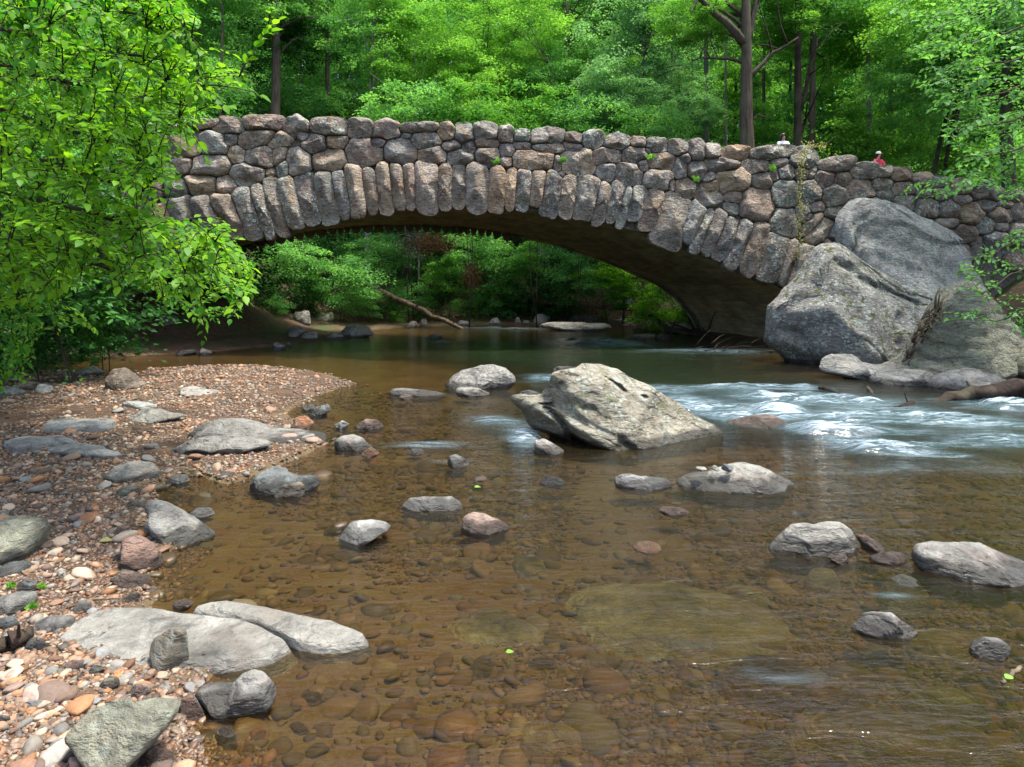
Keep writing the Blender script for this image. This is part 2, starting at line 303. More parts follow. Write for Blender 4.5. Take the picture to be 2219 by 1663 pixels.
# ---------------------------------------------------------------- rocks: silhouettes measured on the photograph, built as solid stones where they lie
def radial(poly, c, ang):
    """farthest hit of a ray from c on the polygon for every angle"""
    poly = np.asarray(poly, float); A = poly; B = np.roll(poly, -1, 0); r = np.zeros(len(ang))
    for i, a in enumerate(ang):
        d = np.array([math.cos(a), math.sin(a)]); E = B-A; W = A-c
        den = d[0]*E[:, 1]-d[1]*E[:, 0]; den = np.where(abs(den) < 1e-9, 1e-9, den)
        tt = (W[:, 0]*E[:, 1]-W[:, 1]*E[:, 0])/den; uu = (W[:, 0]*d[1]-W[:, 1]*d[0])/den
        ok = (uu >= 0) & (uu <= 1) & (tt > 0)
        r[i] = tt[ok].max() if ok.any() else np.nan
    idx = np.arange(len(ang)); good = ~np.isnan(r)
    if good.sum() < 3: return np.full(len(ang), .1)
    r = np.interp(idx, idx[good], r[good])
    return r
def hit(pxx, pyy):
    """where the sight line through a pixel meets the ground or the water"""
    Y = np.concatenate([np.arange(1.2, 20, .02), np.arange(20, 90, .1)]); X = (pxx-HX)/FPX*Y; Z = CAMZ+(HY-pyy)/FPX*Y
    g = np.maximum(height(X, Y), 0); m = Z <= g; k = int(np.argmax(m)) if m.any() else len(Y)-1
    return float(X[k]), float(Y[k]), float(g[k])
SLABS = []
def boulder(poly, seed, facets=4, D=None, rough=.05, z0=None, NA=56, NB=26, name="river_rock", planes=None, yfront=None, sink=.5, mat=None, nf=None):
    """poly: outline in photo pixels. Upper outline = the silhouette; the bottom is the water or ground line in front."""
    poly = np.array(poly, float); yb = poly[:, 1].max(); wpx = np.ptp(poly[:, 0])
    hx, hY, hz = hit(poly[:, 0].mean(), yb)
    if z0 is None: z0 = hz
    Yf = yfront or hY; w = wpx/FPX*Yf
    if D is None:
        l = poly[poly[:, 0].argmin()]; r = poly[poly[:, 0].argmax()]; ys = (l[1]+r[1])/2
        Yc = FPX*(CAMZ-z0)/(max(ys, HY+5)-HY); D = min(max(Yc-Yf, .20*w), (.45 if Yf > 5.5 else .30)*w)
    Yc = Yf+D
    O = np.stack([X_at(poly[:, 0], Yc), Z_at(poly[:, 1], Yc)], -1); top = O[:, 1].max()
    cx = (O[:, 0].min()+O[:, 0].max())/2
    up = O.copy(); up[:, 1] = np.maximum(up[:, 1], z0-.6*(top-z0))
    th = np.linspace(0, 2*math.pi, NA, endpoint=False)
    c = np.array([cx, z0]); r = radial(up, c, th)
    low = th > math.pi
    # below the water line: a buried root
    rl = np.interp(0, [0], [r[0]]); ra, rb = r[0], r[NA//2]
    f = (th-math.pi)/math.pi; base = ra*f+rb*(1-f); dp = sink*max(top-z0, .25*w)
    s = np.abs(np.sin(th)); r = np.where(low, 1/np.sqrt((np.cos(th)/base)**2+(s/dp)**2), r)
    r = .5*r+.25*(np.roll(r, 1)+np.roll(r, -1)) if NA < 40 else r*.7+.15*(np.roll(r, 1)+np.roll(r, -1))
    ps = np.linspace(-math.pi/2, math.pi/2, NB+2)[1:-1]
    cs = np.cos(ps)**.85; sn = np.sign(np.sin(ps))*np.abs(np.sin(ps))**.8
    xh = np.cos(th)[None]*cs[:, None]; zh = np.sin(th)[None]*cs[:, None]; yh = np.repeat(sn[:, None], NA, 1)
    R_ = random.Random(seed); P = np.stack([xh, yh, zh], -1)
    pl = list(planes or [])
    for k in range(facets):
        a = R_.uniform(-1.2, 1.2); e = R_.uniform(-.1, 1.0); n = np.array([math.sin(a)*math.cos(e), -math.cos(a)*math.cos(e), math.sin(e)]); pl.append((n[0], n[1], n[2], R_.uniform(.62, .85)))
    for (nx, ny, nz, d) in pl:
        L = math.sqrt(nx*nx+ny*ny+nz*nz); n = np.array([nx, ny, nz])/L; ex = P@n-d; m = ex > 0
        nyv = n[1] if abs(n[1]) > .25 else -.25
        P[..., 1] = np.where(m, np.clip(P[..., 1]-.92*ex/nyv, -1, 1), P[..., 1])
    for k in range(nf if nf is not None else (12 if w > .25 else 6)):
        a = R_.uniform(-1.5, 1.5); e = R_.uniform(-.3, 1.15); n = np.array([math.sin(a)*math.cos(e), -math.cos(a)*math.cos(e), math.sin(e)])
        if abs(n[1]) < .30: n[1] = -.4
        n = n/np.linalg.norm(n); dt = P@n; d = R_.uniform(.74, .93); P = P*np.where(dt > d, d/np.maximum(dt, 1e-6), 1.0)[..., None]**np.where(np.abs(P[..., 1:2]) < .12, .25, 1)
    X = cx+P[..., 0]*r[None]; Z = z0+P[..., 2]*r[None]; Y = Yc+P[..., 1]*D
    V = np.stack([X, Y, Z], -1).reshape(-1, 3)
    V = np.concatenate([V, [[cx, Yc-D*min(1, abs(P[0, :, 1]).mean()*1.0), z0], [cx, Yc+D, z0]]])
    size = max(top-z0, .3*w); dirs = V-np.array([cx, Yc, z0]); dirs /= np.linalg.norm(dirs, axis=1)[:, None]+1e-6
    q = V/size*1.3+seed*3.1
    V = V+dirs*(fbm(q, seed, 4)*rough*size+fbm(q*5, seed+9, 3)*rough*.22*size+.5*rough*size*(np.abs(vnoise(q*2.3, seed+4))-.4))[:, None]
    lay = V@np.array([.35, .25, .9])/size*4.5+fbm(q*.8, seed+2, 3)*1.6; lay = lay-np.floor(lay); V = V-np.array([0, -1, 0])*((lay**2)*rough*.55*size)[:, None]
    i = np.arange(NB-1)[:, None]*NA; j = np.arange(NA)[None]; jn = (np.arange(NA)+1)[None] % NA
    F = np.stack([i+j, i+jn, i+NA+jn, i+NA+j], -1).reshape(-1, 4)
    a = NA*NB; F3 = np.concatenate([np.stack([np.full(NA, a), jn[0], j[0]], -1), np.stack([np.full(NA, a+1), (NB-1)*NA+j[0], (NB-1)*NA+jn[0]], -1)])
    return meshnp(name, V, [F, F3], mat or ROCK, loc=(cx, Yc, z0))
def slab(poly, seed, ht=.08, rough=.012, tilt=(0, 0), name="rock_slab", bottom=-.3, NA=64, NR=16, edge=5.0, mat=None, sub=False, apron=False):
    """poly: the top face seen from above, in photo pixels"""
    mp = np.array(poly).mean(0); hz = hit(mp[0], mp[1])[2]; ht = ht+max(0, hz-.02) if ht > 0 and not apron else ht
    G2 = np.array([ground(x, y, ht) for x, y in poly]); SLABS.append(G2) if ht > .03 else None; c = (G2.min(0)+G2.max(0))/2
    cin = G2.mean(0); c = .5*c+.5*cin
    th = np.linspace(0, 2*math.pi, NA, endpoint=False); r = radial(G2, c, th); r = r*.8+.1*(np.roll(r, 1)+np.roll(r, -1))
    rho = np.concatenate([np.linspace(0.08, .9, NR-6), [.95, .985, 1.0, 1.01, 1.05, 1.10]])
    zz = ht-.025*np.minimum(rho, 1)**edge; zz[-4:] = [ht-.04, ht-.07, min(ht-.15, bottom*.5), bottom]
    if apron: rho = np.concatenate([np.linspace(.08, .97, NR-4), [1.0, 1.03, 1.10, 1.22]]); zz = ht-.012*rho**3; zz[-4:] = [ht-.03, ht-.06, ht-.12, -.28]
    if sub: rho = np.linspace(.07, 1.25, NR); zz = ht-.30*np.clip(rho-.35, 0, 1)**2.2-.02*rho; r = r*.5+.25*(np.roll(r, 2)+np.roll(r, -2))
    X = c[0]+r[None]*np.cos(th)[None]*rho[:, None]; Y = c[1]+r[None]*np.sin(th)[None]*rho[:, None]; Z = np.repeat(zz[:, None], NA, 1)
    top = (rho < 1.0)[:, None]; Z = Z+top*((X-c[0])*tilt[0]+(Y-c[1])*tilt[1])
    V = np.stack([X, Y, Z], -1).reshape(-1, 3); n = (fbm(V*2.2+seed, seed, 4)+.5*np.abs(fbm(V*5+seed, seed+3, 3)))*rough
    V[:, 2] += n*np.repeat(np.where(rho < 1.03, 1, .3), NA); V[:, :2] += (fbm(V*6+9, seed, 3)*.02*min(1, r.mean()))[:, None]*(np.repeat(rho, NA) > .8)[:, None]
    V = np.concatenate([V, [[c[0], c[1], ht+n[0]]]])
    i = np.arange(NR-1)[:, None]*NA; j = np.arange(NA)[None]; jn = (j+1) % NA
    F = np.stack([i+j, i+NA+j, i+NA+jn, i+jn], -1).reshape(-1, 4); F3 = np.stack([np.full(NA, NR*NA), j[0], jn[0]], -1)
    return meshnp(name, V, [F, F3], mat or ROCK, loc=(c[0], c[1], 0))
CR = {'M': (740, 450, 2.961), 'R': (1480, 500, 2.961), 'L': (0, 500, 2.961), 'BR': (1480, 1000, 2.5007), 'BL': (0, 1000, 2.5014), 'BM': (740, 1000, 2.5014)}
def px(cr, pts):
    x0, y0, s = CR[cr]; return [(x0+x/s, y0+y/s) for x, y in pts]
C = dict(grey=(.225, .22, .20), pale=(.255, .25, .22), buff=(.25, .238, .185), dark=(.075, .075, .075), blue=(.125, .14, .14), red=(.20, .13, .10), orange=(.34, .17, .09), white=(.35, .35, .325),
         brown=(.15, .12, .095), green=(.19, .195, .145), slate=(.26, .265, .25), bed=(.22, .175, .095), bedg=(.235, .235, .14), bedb=(.085, .06, .033), pink=(.28, .205, .165))
ROCKS = []
def rk(kind, cr, pts, col, label, cat="rock", seed=None, lichen=.25, stain=.3, moss=0., crack=0., group=None, name=None, **kw):
    seed = seed if seed is not None else len(ROCKS)*7+3
    f = boulder if kind == 'B' else slab
    o = f(px(cr, pts), seed, name=name or ("boulder" if cat == "boulder" else ("rock_slab" if kind == 'S' else "river_rock")), **kw)
    c = C[col]; v = random.Random(seed).uniform(.9, 1.1); o.color = (c[0]*v, c[1]*v, c[2]*v, 1)
    o["lichen"] = float(lichen); o["stain"] = float(stain); o["moss"] = float(moss); o["crack"] = float(crack); o["dry"] = 1.0 if kw.get("apron") else 0.0
    tag(o, label, cat, group); ROCKS.append(o); return o
# -- the great boulders
def carve(o, cr, pts, wpx, depth, lip=.0):
    """press a cleft or groove into a stone along a line seen on it"""
    Q = px(cr, pts); m = o.data; co = np.empty(len(m.vertices)*3, np.float32); m.vertices.foreach_get("co", co); co = co.reshape(-1, 3); W = co+np.array(o.location); pxx = HX+W[:, 0]/W[:, 1]*FPX; pyy = HY-(W[:, 2]-CAMZ)/W[:, 1]*FPX
    d = np.full(len(W), 1e9)
    for (x1, y1), (x2, y2) in zip(Q[:-1], Q[1:]):
        e = np.array([x2-x1, y2-y1]); t_ = np.clip(((pxx-x1)*e[0]+(pyy-y1)*e[1])/(e@e), 0, 1); d = np.minimum(d, np.hypot(pxx-x1-t_*e[0], pyy-y1-t_*e[1]))
    n = 1+.5*vnoise(W*5, 3); cyo = W[:, 1].min()*.5+W[:, 1].max()*.5; f = (W[:, 1] < cyo)*np.exp(-(d/(wpx*n))**2)*depth-(W[:, 1] < cyo)*np.exp(-((d-2.2*wpx)/(wpx*1.3))**2)*depth*lip*.5
    co[:, 1] += f; m.vertices.foreach_set("co", co.ravel()); m.update()
CB_ = rk('B', 'M', [(1060, 1230), (1130, 1213), (1290, 1232), (1318, 1190), (1340, 1150), (1360, 1075), (1500, 1045), (1560, 1018), (1680, 1022), (1800, 1060), (1880, 1120), (1990, 1160), (2110, 1250), (2200, 1290), (2330, 1380), (2440, 1440), (2561, 1495), (2480, 1540), (2300, 1575), (2150, 1590), (1830, 1605), (1700, 1590), (1560, 1570), (1400, 1520), (1250, 1480), (1190, 1420), (1170, 1350), (1080, 1280)],
   'buff', "large pale grey boulder with moss spots standing in the middle of the stream", "boulder", seed=11, lichen=.6, moss=.6, crack=0, facets=0, D=.80, NA=200, NB=110, rough=.032, nf=5,
   planes=[(.90, -.60, .15, .36), (-.28, -.80, .55, .50), (-.85, -.52, -.1, .50), (.12, -.50, .87, .58), (.3, -.9, -.25, .66)])
carve(CB_, 'M', [(1310, 1215), (1325, 1290), (1380, 1350), (1425, 1400), (1470, 1470), (1560, 1560)], 8, .26)
carve(CB_, 'M', [(1700, 1070), (1760, 1120), (1815, 1175)], 6, .12); carve(CB_, 'M', [(1930, 1180), (1955, 1225)], 6, .10); carve(CB_, 'M', [(1500, 1240), (1560, 1290), (1620, 1300)], 7, .07); carve(CB_, 'M', [(1800, 1500), (1880, 1560), (1930, 1600)], 6, .12)
carve(CB_, 'M', [(2110, 1290), (2200, 1370), (2330, 1450)], 7, .10); carve(CB_, 'M', [(1410, 1130), (1440, 1165)], 5, .06)
rk('B', 'M', [(640, 1155), (700, 1090), (790, 1045), (890, 1015), (970, 1008), (1050, 1035), (1110, 1080), (1125, 1135), (1050, 1165), (960, 1175), (800, 1165), (700, 1160)],
   'grey', "rounded grey boulder in the stream behind the large pale boulder", "boulder", seed=12, lichen=.5, stain=.2, NA=80, NB=36, planes=[(-.6, -.6, .6, .62)], facets=1)
B1 = rk('B', 'R', [(570, 720), (585, 600), (610, 480), (690, 390), (800, 290), (880, 170), (920, 120), (1040, 105), (1120, 140), (1300, 240), (1500, 330), (1700, 410), (1740, 520), (1700, 640), (1600, 760), (1500, 830), (1400, 860), (1300, 865), (1000, 875), (880, 880), (740, 865), (670, 800)],
   'grey', "huge grey boulder with white lichen spots beside the right foot of the bridge", "boulder", seed=21, lichen=1.0, moss=1.0, crack=.3, facets=0, D=2.0, NA=140, NB=80, rough=.045, yfront=16.6,
   planes=[(-.75, -.65, .05, .66), (.15, -.80, -.25, .70), (.30, -.62, .72, .56)])
carve(B1, 'R', [(990, 185), (1080, 250), (1170, 330), (1330, 390), (1440, 420), (1530, 480)], 7, .22); carve(B1, 'R', [(640, 620), (760, 680), (850, 800), (880, 870)], 9, .16); carve(B1, 'R', [(1400, 560), (1370, 680), (1400, 800)], 10, .25); carve(B1, 'R', [(600, 740), (700, 760), (780, 860)], 6, .12); carve(B1, 'R', [(1130, 160), (1300, 280), (1480, 370), (1640, 440)], 6, .16)
B2 = rk('B', 'R', [(1040, 400), (1040, 80), (1040, -70), (1060, -120), (1100, -150), (1140, -210), (1200, -240), (1350, -235), (1480, -180), (1560, -120), (1700, -50), (1800, 20), (1850, 80), (1880, 150), (1930, 240), (2010, 340), (2040, 480), (1960, 700), (1400, 700)],
   'slate', "huge blue grey boulder leaning against the bridge wall above the others", "boulder", seed=22, lichen=.8, moss=.4, crack=.35, facets=0, D=1.5, NA=140, NB=80, rough=.05, yfront=19.0,
   planes=[(-.80, -.55, .25, .62), (.25, -.62, .72, .50), (.2, -.85, -.3, .62)])
carve(B2, 'R', [(1080, -60), (1140, -35), (1150, 60), (1100, 130)], 5, .14); carve(B2, 'R', [(1150, 30), (1300, 70), (1500, 150), (1640, 230), (1780, 320)], 18, .20, .1); carve(B2, 'R', [(1230, 150), (1380, 240), (1500, 262), (1580, 215)], 3.5, .10); carve(B2, 'R', [(1330, -170), (1500, -60), (1620, -10), (1760, 40)], 4, .07)
B3 = rk('B', 'R', [(1780, 320), (1830, 300), (1900, 330), (2000, 440), (2080, 540), (2140, 590), (2190, 640), (2240, 700), (2240, 850), (2150, 950), (1900, 990), (1600, 1000), (1400, 975), (1240, 955), (1300, 905), (1400, 850), (1480, 780), (1560, 640), (1640, 540), (1700, 420)],
   'green', "pointed greenish boulder at the right bank in front of the huge grey ones", "boulder", seed=23, lichen=.25, moss=.5, facets=0, D=1.4, NA=120, NB=60, rough=.04, planes=[(-.45, -.8, .35, .50), (.6, -.75, .3, .62)])
rk('B', 'R', [(880, 880), (920, 820), (980, 795), (1120, 800), (1160, 850), (1280, 865), (1400, 850), (1430, 900), (1300, 960), (1170, 950), (1060, 940), (900, 920)],
   'pale', "flat topped buff rock at the water line under the huge lichen spotted boulder", seed=24, lichen=.2, D=.5, NA=80, NB=36)
rk('B', 'R', [(1190, 975), (1260, 920), (1400, 890), (1560, 900), (1640, 950), (1580, 990), (1400, 1000), (1260, 985)], 'pale', "sandy coloured ledge at the foot of the pointed greenish boulder", seed=25, lichen=.2, D=.5, NA=70, NB=30, rough=.08)
rk('B', 'R', [(1570, 1020), (1650, 950), (1780, 895), (1880, 885), (1990, 920), (2140, 970), (2060, 1005), (1800, 1040), (1650, 1045)], 'grey', "low grey domed rock on the right bank above the dark log", seed=26, lichen=.3, D=.7, NA=80, NB=36)
rk('B', 'R', [(2110, 880), (2125, 810), (2180, 770), (2270, 760), (2300, 970), (2140, 975)], 'green', "mossy rock at the right edge behind the dark log", seed=27, moss=.7, D=.5)
rk('B', 'R', [(250, 1230), (380, 1232), (480, 1200), (600, 1195), (660, 1230), (730, 1275), (560, 1282), (300, 1262)], 'pink', "low pinkish rock washed by the rapids beside the central boulder", seed=28, D=.45, rough=.04)
rk('B', 'BR', [(-40, 130), (0, 95), (130, 90), (220, 60), (300, 30), (380, 25), (450, 45), (560, 100), (640, 130), (700, 180), (600, 190), (400, 185), (200, 180), (0, 170)], 'pale', "long low pale rock in the stream with small stones on its left end", "boulder", seed=29, D=.42, NA=90, NB=40, lichen=.4, facets=2, rough=.04)
for k, (p, lb) in enumerate([([(48, 80), (70, 55), (120, 50), (150, 70), (130, 88), (70, 90)], "leftmost of the small angular stones on the long low rock"), ([(145, 60), (175, 22), (210, 48), (205, 66), (160, 70)], "peaked middle stone of those on the long low rock"), ([(205, 45), (225, 14), (275, 30), (280, 48), (240, 56)], "blue grey stone nearest the crest of the long low rock")]):
    rk('B', 'BR', p, ['pale', 'pale', 'blue'][k], lb, seed=30+k, z0=.20, yfront=7.25, NA=32, NB=14, D=.07, name="river_stone")
rk('B', 'BR', [(430, 525), (500, 440), (600, 350), (690, 340), (730, 350), (800, 333), (870, 335), (920, 380), (965, 480), (850, 497), (600, 522)], 'pale', "smooth light grey rock with a notched top right of centre in the stream", "boulder", seed=33, lichen=.1, stain=.1, facets=2, NA=90, NB=40, rough=.035)
rk('B', 'BR', [(945, 405), (1010, 410), (1070, 450), (1125, 490), (1050, 505), (980, 470)], 'red', "reddish angular stone touching the notched light grey rock", seed=34)
rk('B', 'BR', [(1005, 530), (1100, 500), (1200, 500), (1230, 540), (1190, 575), (1060, 555)], 'red', "wet red brown stone between the notched rock and the craggy rock", seed=35)
rk('B', 'BR', [(785, 530), (840, 500), (890, 510), (900, 545), (850, 560)], 'pink', "small buff stone in front of the notched light grey rock", seed=36)
rk('B', 'BR', [(1283, 560), (1290, 515), (1380, 490), (1500, 490), (1680, 500), (1850, 545), (1980, 600), (1960, 710), (1850, 705), (1720, 690), (1560, 645), (1400, 622), (1290, 590)], 'grey', "long craggy dark sided rock cut by the right edge of the picture", "boulder", seed=37, D=.36, facets=3, rough=.10, NA=90, NB=40)
rk('B', 'BR', [(900, 925), (960, 880), (1000, 840), (1060, 825), (1150, 830), (1220, 890), (1320, 980), (1200, 978), (1090, 970), (960, 935)], 'grey', "humped grey rock poking out near the lower right corner", seed=38, rough=.07, facets=3, NA=70, NB=30)
rk('B', 'BR', [(1562, 1060), (1575, 990), (1650, 955), (1740, 970), (1780, 1010), (1720, 1060), (1600, 1087)], 'grey', "small square grey rock beside the humped rock at lower right", seed=39, facets=3, NA=60)
rk('S', 'BR', [(1055, 600), (1180, 585), (1290, 600), (1370, 690), (1250, 700), (1120, 690)], 'green', "wet olive slab just breaking the water left of the craggy rock", ht=.015, seed=40, rough=.03, sub=True)
# -- lower left
rk('S', 'BL', [(300, 960), (380, 870), (500, 800), (620, 785), (800, 785), (1000, 815), (1300, 845), (1420, 885), (1565, 968), (1450, 1040), (1200, 1085), (1030, 1095), (740, 1105), (620, 1060), (480, 1010)], 'pale', "broad flat grey slab lying in the shallows at lower left", "rock slab", seed=41, ht=.065, apron=True, lichen=.05, stain=.15, NA=110, NR=26, rough=.010, edge=7)
rk('S', 'BL', [(1050, 815), (1060, 765), (1200, 770), (1500, 795), (1800, 842), (2010, 930), (1870, 965), (1740, 975), (1600, 955), (1440, 875), (1350, 835)], 'pale', "long flat slab with a pointed end lying against the broad flat slab", "rock slab", seed=42, ht=.075, apron=True, lichen=.05, stain=.1, NA=90, NR=22, rough=.02)
rk('B', 'BL', [(770, 1040), (800, 990), (940, 908), (1000, 925), (1005, 1000), (997, 1160), (960, 1182), (880, 1152), (790, 1100)], 'buff', "wedge shaped grey brown stone standing on the broad flat slab", seed=43, facets=1, D=.10, planes=[(-.5, -.55, .6, .45), (.8, -.6, .1, .5)], NA=60, NB=30, rough=.03)
rk('B', 'BL', [(1040, 1265), (1060, 1240), (1230, 1232), (1300, 1170), (1360, 1148), (1410, 1165), (1470, 1230), (1490, 1300), (1450, 1357), (1360, 1377), (1260, 1340), (1200, 1350), (1110, 1335), (1050, 1295)], 'grey', "smooth two humped buff rock at the edge of the shallows in front of the slab", seed=44, facets=1, D=.13, yfront=3.42, NA=90, NB=40, rough=.04)
rk('B', 'BL', [(330, 1500), (370, 1430), (480, 1380), (600, 1340), (750, 1320), (900, 1325), (965, 1350), (920, 1440), (830, 1530), (740, 1620), (690, 1650), (560, 1625), (470, 1610), (400, 1560)], 'green', "large angular grey green rock with pale streaks at the bottom left", "boulder", seed=45, facets=1, D=.19, yfront=2.84, planes=[(.75, -.6, -.1, .55), (-.2, -.55, .8, .55), (-.6, -.8, .1, .65)], NA=100, NB=44, rough=.05, lichen=.3)
rk('B', 'BL', [(960, 1310), (1010, 1262), (1050, 1290), (1090, 1360), (1105, 1410), (1030, 1427), (980, 1380)], 'red', "wet purplish red stone beside the large angular rock", seed=46, NA=48)
rk('B', 'BL', [(740, 1625), (800, 1570), (880, 1552), (940, 1590), (950, 1680), (750, 1690)], 'red', "smooth red brown stone at the bottom edge right of the angular rock", seed=47, facets=0)
rk('B', 'BL', [(280, 1590), (340, 1560), (420, 1560), (460, 1600), (420, 1645), (340, 1645)], 'brown', "rounded brown cobble at the bottom edge left of the angular rock", seed=48, facets=0)
rk('B', 'BL', [(690, 1255), (720, 1215), (780, 1205), (820, 1235), (790, 1285), (720, 1300)], 'pink', "smooth oval pink cobble above the large angular rock", seed=49, facets=0)
rk('B', 'BL', [(520, 1225), (570, 1180), (640, 1175), (645, 1215), (600, 1252), (530, 1250)], 'brown', "golden brown cobble left of the oval pink cobble", seed=50, facets=2)
rk('B', 'BL', [(588, 650), (660, 600), (720, 612), (800, 630), (822, 665), (760, 700), (680, 697)], 'pink', "pale pinkish angular stone on the shore above the broad slab", seed=51, facets=2, rough=.09)
rk('B', 'BL', [(655, 520), (655, 450), (680, 420), (740, 413), (800, 450), (850, 520), (877, 590), (835, 612), (760, 580), (690, 555)], 'red', "dark dome shaped rock with a reddish flank at the water's edge", seed=52, facets=2, D=.16, NA=60, NB=30)
rk('B', 'BL', [(775, 215), (860, 222), (930, 262), (1000, 320), (1080, 370), (1168, 432), (1100, 462), (980, 472), (890, 445), (860, 380), (800, 300)], 'pale', "long pale wedge of rock sloping from the shore down into the shallows", "boulder", seed=53, facets=1, D=.22, NA=80, NB=36, rough=.06)
rk('B', 'BL', [(1018, 290), (1060, 258), (1130, 256), (1162, 290), (1100, 312), (1030, 307)], 'white', "small white topped stone in the shallows beside the pale wedge of rock", seed=54, facets=1)
rk('B', 'BL', [(1350, 150), (1360, 90), (1440, 55), (1520, 72), (1600, 95), (1700, 97), (1727, 130), (1690, 187), (1500, 197), (1400, 190)], 'blue', "blue grey rock in the shallows with a smaller stone in front", "boulder", seed=55, facets=2, NA=70, NB=32)
rk('B', 'BL', [(1465, 200), (1530, 130), (1620, 115), (1657, 150), (1640, 192), (1540, 204)], 'brown', "brownish stone leaning on the front of the blue grey rock", seed=56, facets=1, D=.09)
rk('B', 'BL', [(1158, 85), (1200, 50), (1272, 65), (1250, 97)], 'pale', "small pale stone on the pebbles left of the blue grey rock", seed=57)
rk('B', 'BL', [(903, 110), (940, 75), (1000, 73), (1027, 110), (970, 127)], 'white', "smooth oval pale stone at the water's edge by the low grey hump", seed=58, facets=0)
rk('B', 'BL', [(550, 95), (600, 40), (700, 8), (790, 20), (862, 80), (850, 122), (700, 132), (560, 112)], 'grey', "low grey hump of rock among the pebbles at the water's edge", seed=59, NA=60)
rk('B', 'BL', [(605, 190), (650, 140), (720, 138), (757, 170), (700, 202)], 'green', "flat dark olive stone above the pale wedge of rock", seed=60, facets=0)
rk('B', 'BL', [(675, 250), (700, 215), (770, 212), (800, 245), (740, 275)], 'brown', "brown stone touching the top end of the pale wedge", seed=61)
rk('B', 'BL', [(340, 330), (380, 295), (430, 292), (457, 325), (400, 345)], 'pink', "pale pinkish cobble alone on the fine gravel", seed=62)
rk('B', 'BL', [(-70, 330), (60, 314), (180, 320), (208, 370), (192, 450), (155, 590), (60, 595), (-60, 575)], 'green', "large green topped rock with a dark lower half at the left edge", "boulder", seed=63, D=.3, facets=1, NA=80, NB=36, moss=.5)
rk('B', 'BL', [(-60, 610), (0, 570), (120, 568), (150, 620), (90, 655), (-40, 650)], 'blue', "flat bluish rock under the large green topped rock", seed=64, D=.16)
rk('B', 'BL', [(80, 675), (130, 635), (190, 650), (192, 700), (130, 727), (90, 712)], 'dark', "small dark mottled rock among weeds at the left edge", seed=65)
rk('B', 'BL', [(-60, 760), (60, 727), (165, 733), (167, 790), (90, 862), (-40, 850)], 'grey', "smooth grey brown rock at the left edge above the blue stone", seed=66, D=.15)
rk('B', 'BL', [(-30, 860), (50, 842), (107, 900), (60, 927), (0, 922)], 'blue', "blue stone with a white vein at the left edge", seed=67, facets=3)
rk('B', 'BL', [(160, 893), (230, 855), (380, 850), (402, 890), (320, 917), (180, 932)], 'slate', "flat grey stone touching the left tip of the broad slab", seed=68, facets=0)
rk('B', 'BL', [(380, 805), (440, 762), (490, 768), (492, 812), (430, 837), (385, 827)], 'grey', "rounded grey cobble on the upper left rim of the broad slab", seed=69, facets=0)
rk('B', 'BL', [(110, 1025), (150, 970), (220, 963), (262, 1010), (200, 1042)], 'dark', "dark rounded cobble left of the broad slab", seed=70)
rk('B', 'BL', [(108, 1330), (150, 1298), (230, 1298), (237, 1330), (160, 1357)], 'white', "speckled white oval cobble among brown pebbles at lower left", seed=71, facets=0)
rk('B', 'BL', [(665, 755), (700, 720), (760, 718), (757, 760), (690, 772)], 'brown', "rounded brown cobble above the middle of the broad slab's rim", seed=72, facets=0)
rk('B', 'BL', [(933, 765), (1000, 750), (1052, 770), (1010, 809), (945, 797)], 'pink', "flat tan stone lying on the joint between the two slabs", seed=73, facets=1)
rk('B', 'BL', [(768, 370), (800, 340), (870, 353), (872, 392), (810, 407)], 'white', "cream coloured stone beside the pale wedge of rock", seed=74, facets=1)
rk('B', 'BL', [(600, 405), (640, 348), (700, 358), (692, 402), (640, 417)], 'pink', "craggy pale pink stone left of the cream coloured stone", seed=75)
rk('B', 'BL', [(345, 1105), (380, 1085), (450, 1085), (460, 1120), (410, 1147), (370, 1140)], 'red', "reddish flat cobble below the left end of the broad slab", seed=76)
rk('B', 'BL', [(475, 1150), (500, 1105), (545, 1102), (548, 1140), (510, 1168)], 'pale', "pale grey cobble between the slab and the oval pink cobble", seed=77)
rk('B', 'BL', [(590, 550), (640, 492), (687, 492), (685, 540), (640, 555)], 'dark', "dark grey stone leaning against the dark dome shaped rock", seed=78)
rk('B', 'BL', [(-40, 1440), (0, 1375), (50, 1385), (62, 1420), (20, 1450)], 'grey', "grey speckled cobble at the left edge below the reddish ones", seed=79)
# -- shore, middle distance left
rk('B', 'L', [(668, 1022), (680, 950), (720, 888), (780, 883), (850, 930), (937, 1000), (850, 1017), (760, 1027)], 'brown', "dark brown wedge shaped boulder on the gravel bar", "boulder", seed=80, NA=70, NB=32, lichen=.1, facets=2)
rk('B', 'L', [(435, 932), (520, 883), (590, 873), (672, 920), (560, 940)], 'grey', "low grey dome of rock on the gravel left of the brown wedge", seed=81)
rk('B', 'L', [(1085, 1380), (1150, 1320), (1260, 1240), (1380, 1220), (1480, 1220), (1580, 1250), (1700, 1290), (1850, 1302), (2150, 1322), (2000, 1345), (1800, 1355), (1600, 1385), (1300, 1385)], 'grey', "long grey whaleback rock ending in a thin point at the water's edge", "boulder", seed=82, NA=90, NB=40, facets=1, D=.5, lichen=.1)
rk('B', 'L', [(1028, 1432), (1180, 1365), (1330, 1323), (1420, 1335), (1600, 1338), (1772, 1370), (1700, 1397), (1550, 1432), (1350, 1462), (1150, 1457)], 'grey', "lens shaped grey rock lying against the front of the whaleback rock", "boulder", seed=83, NA=90, NB=40, facets=2, D=.32, lichen=.1, planes=[(0, -.7, -.5, .4)])
rk('S', 'L', [(260, 1250), (330, 1212), (500, 1192), (700, 1190), (745, 1215), (700, 1250), (500, 1257), (300, 1267)], 'slate', "flat grey slab sunk in pebbles at the left of the bar", "rock slab", seed=84, ht=.10, rough=.03, NA=50)
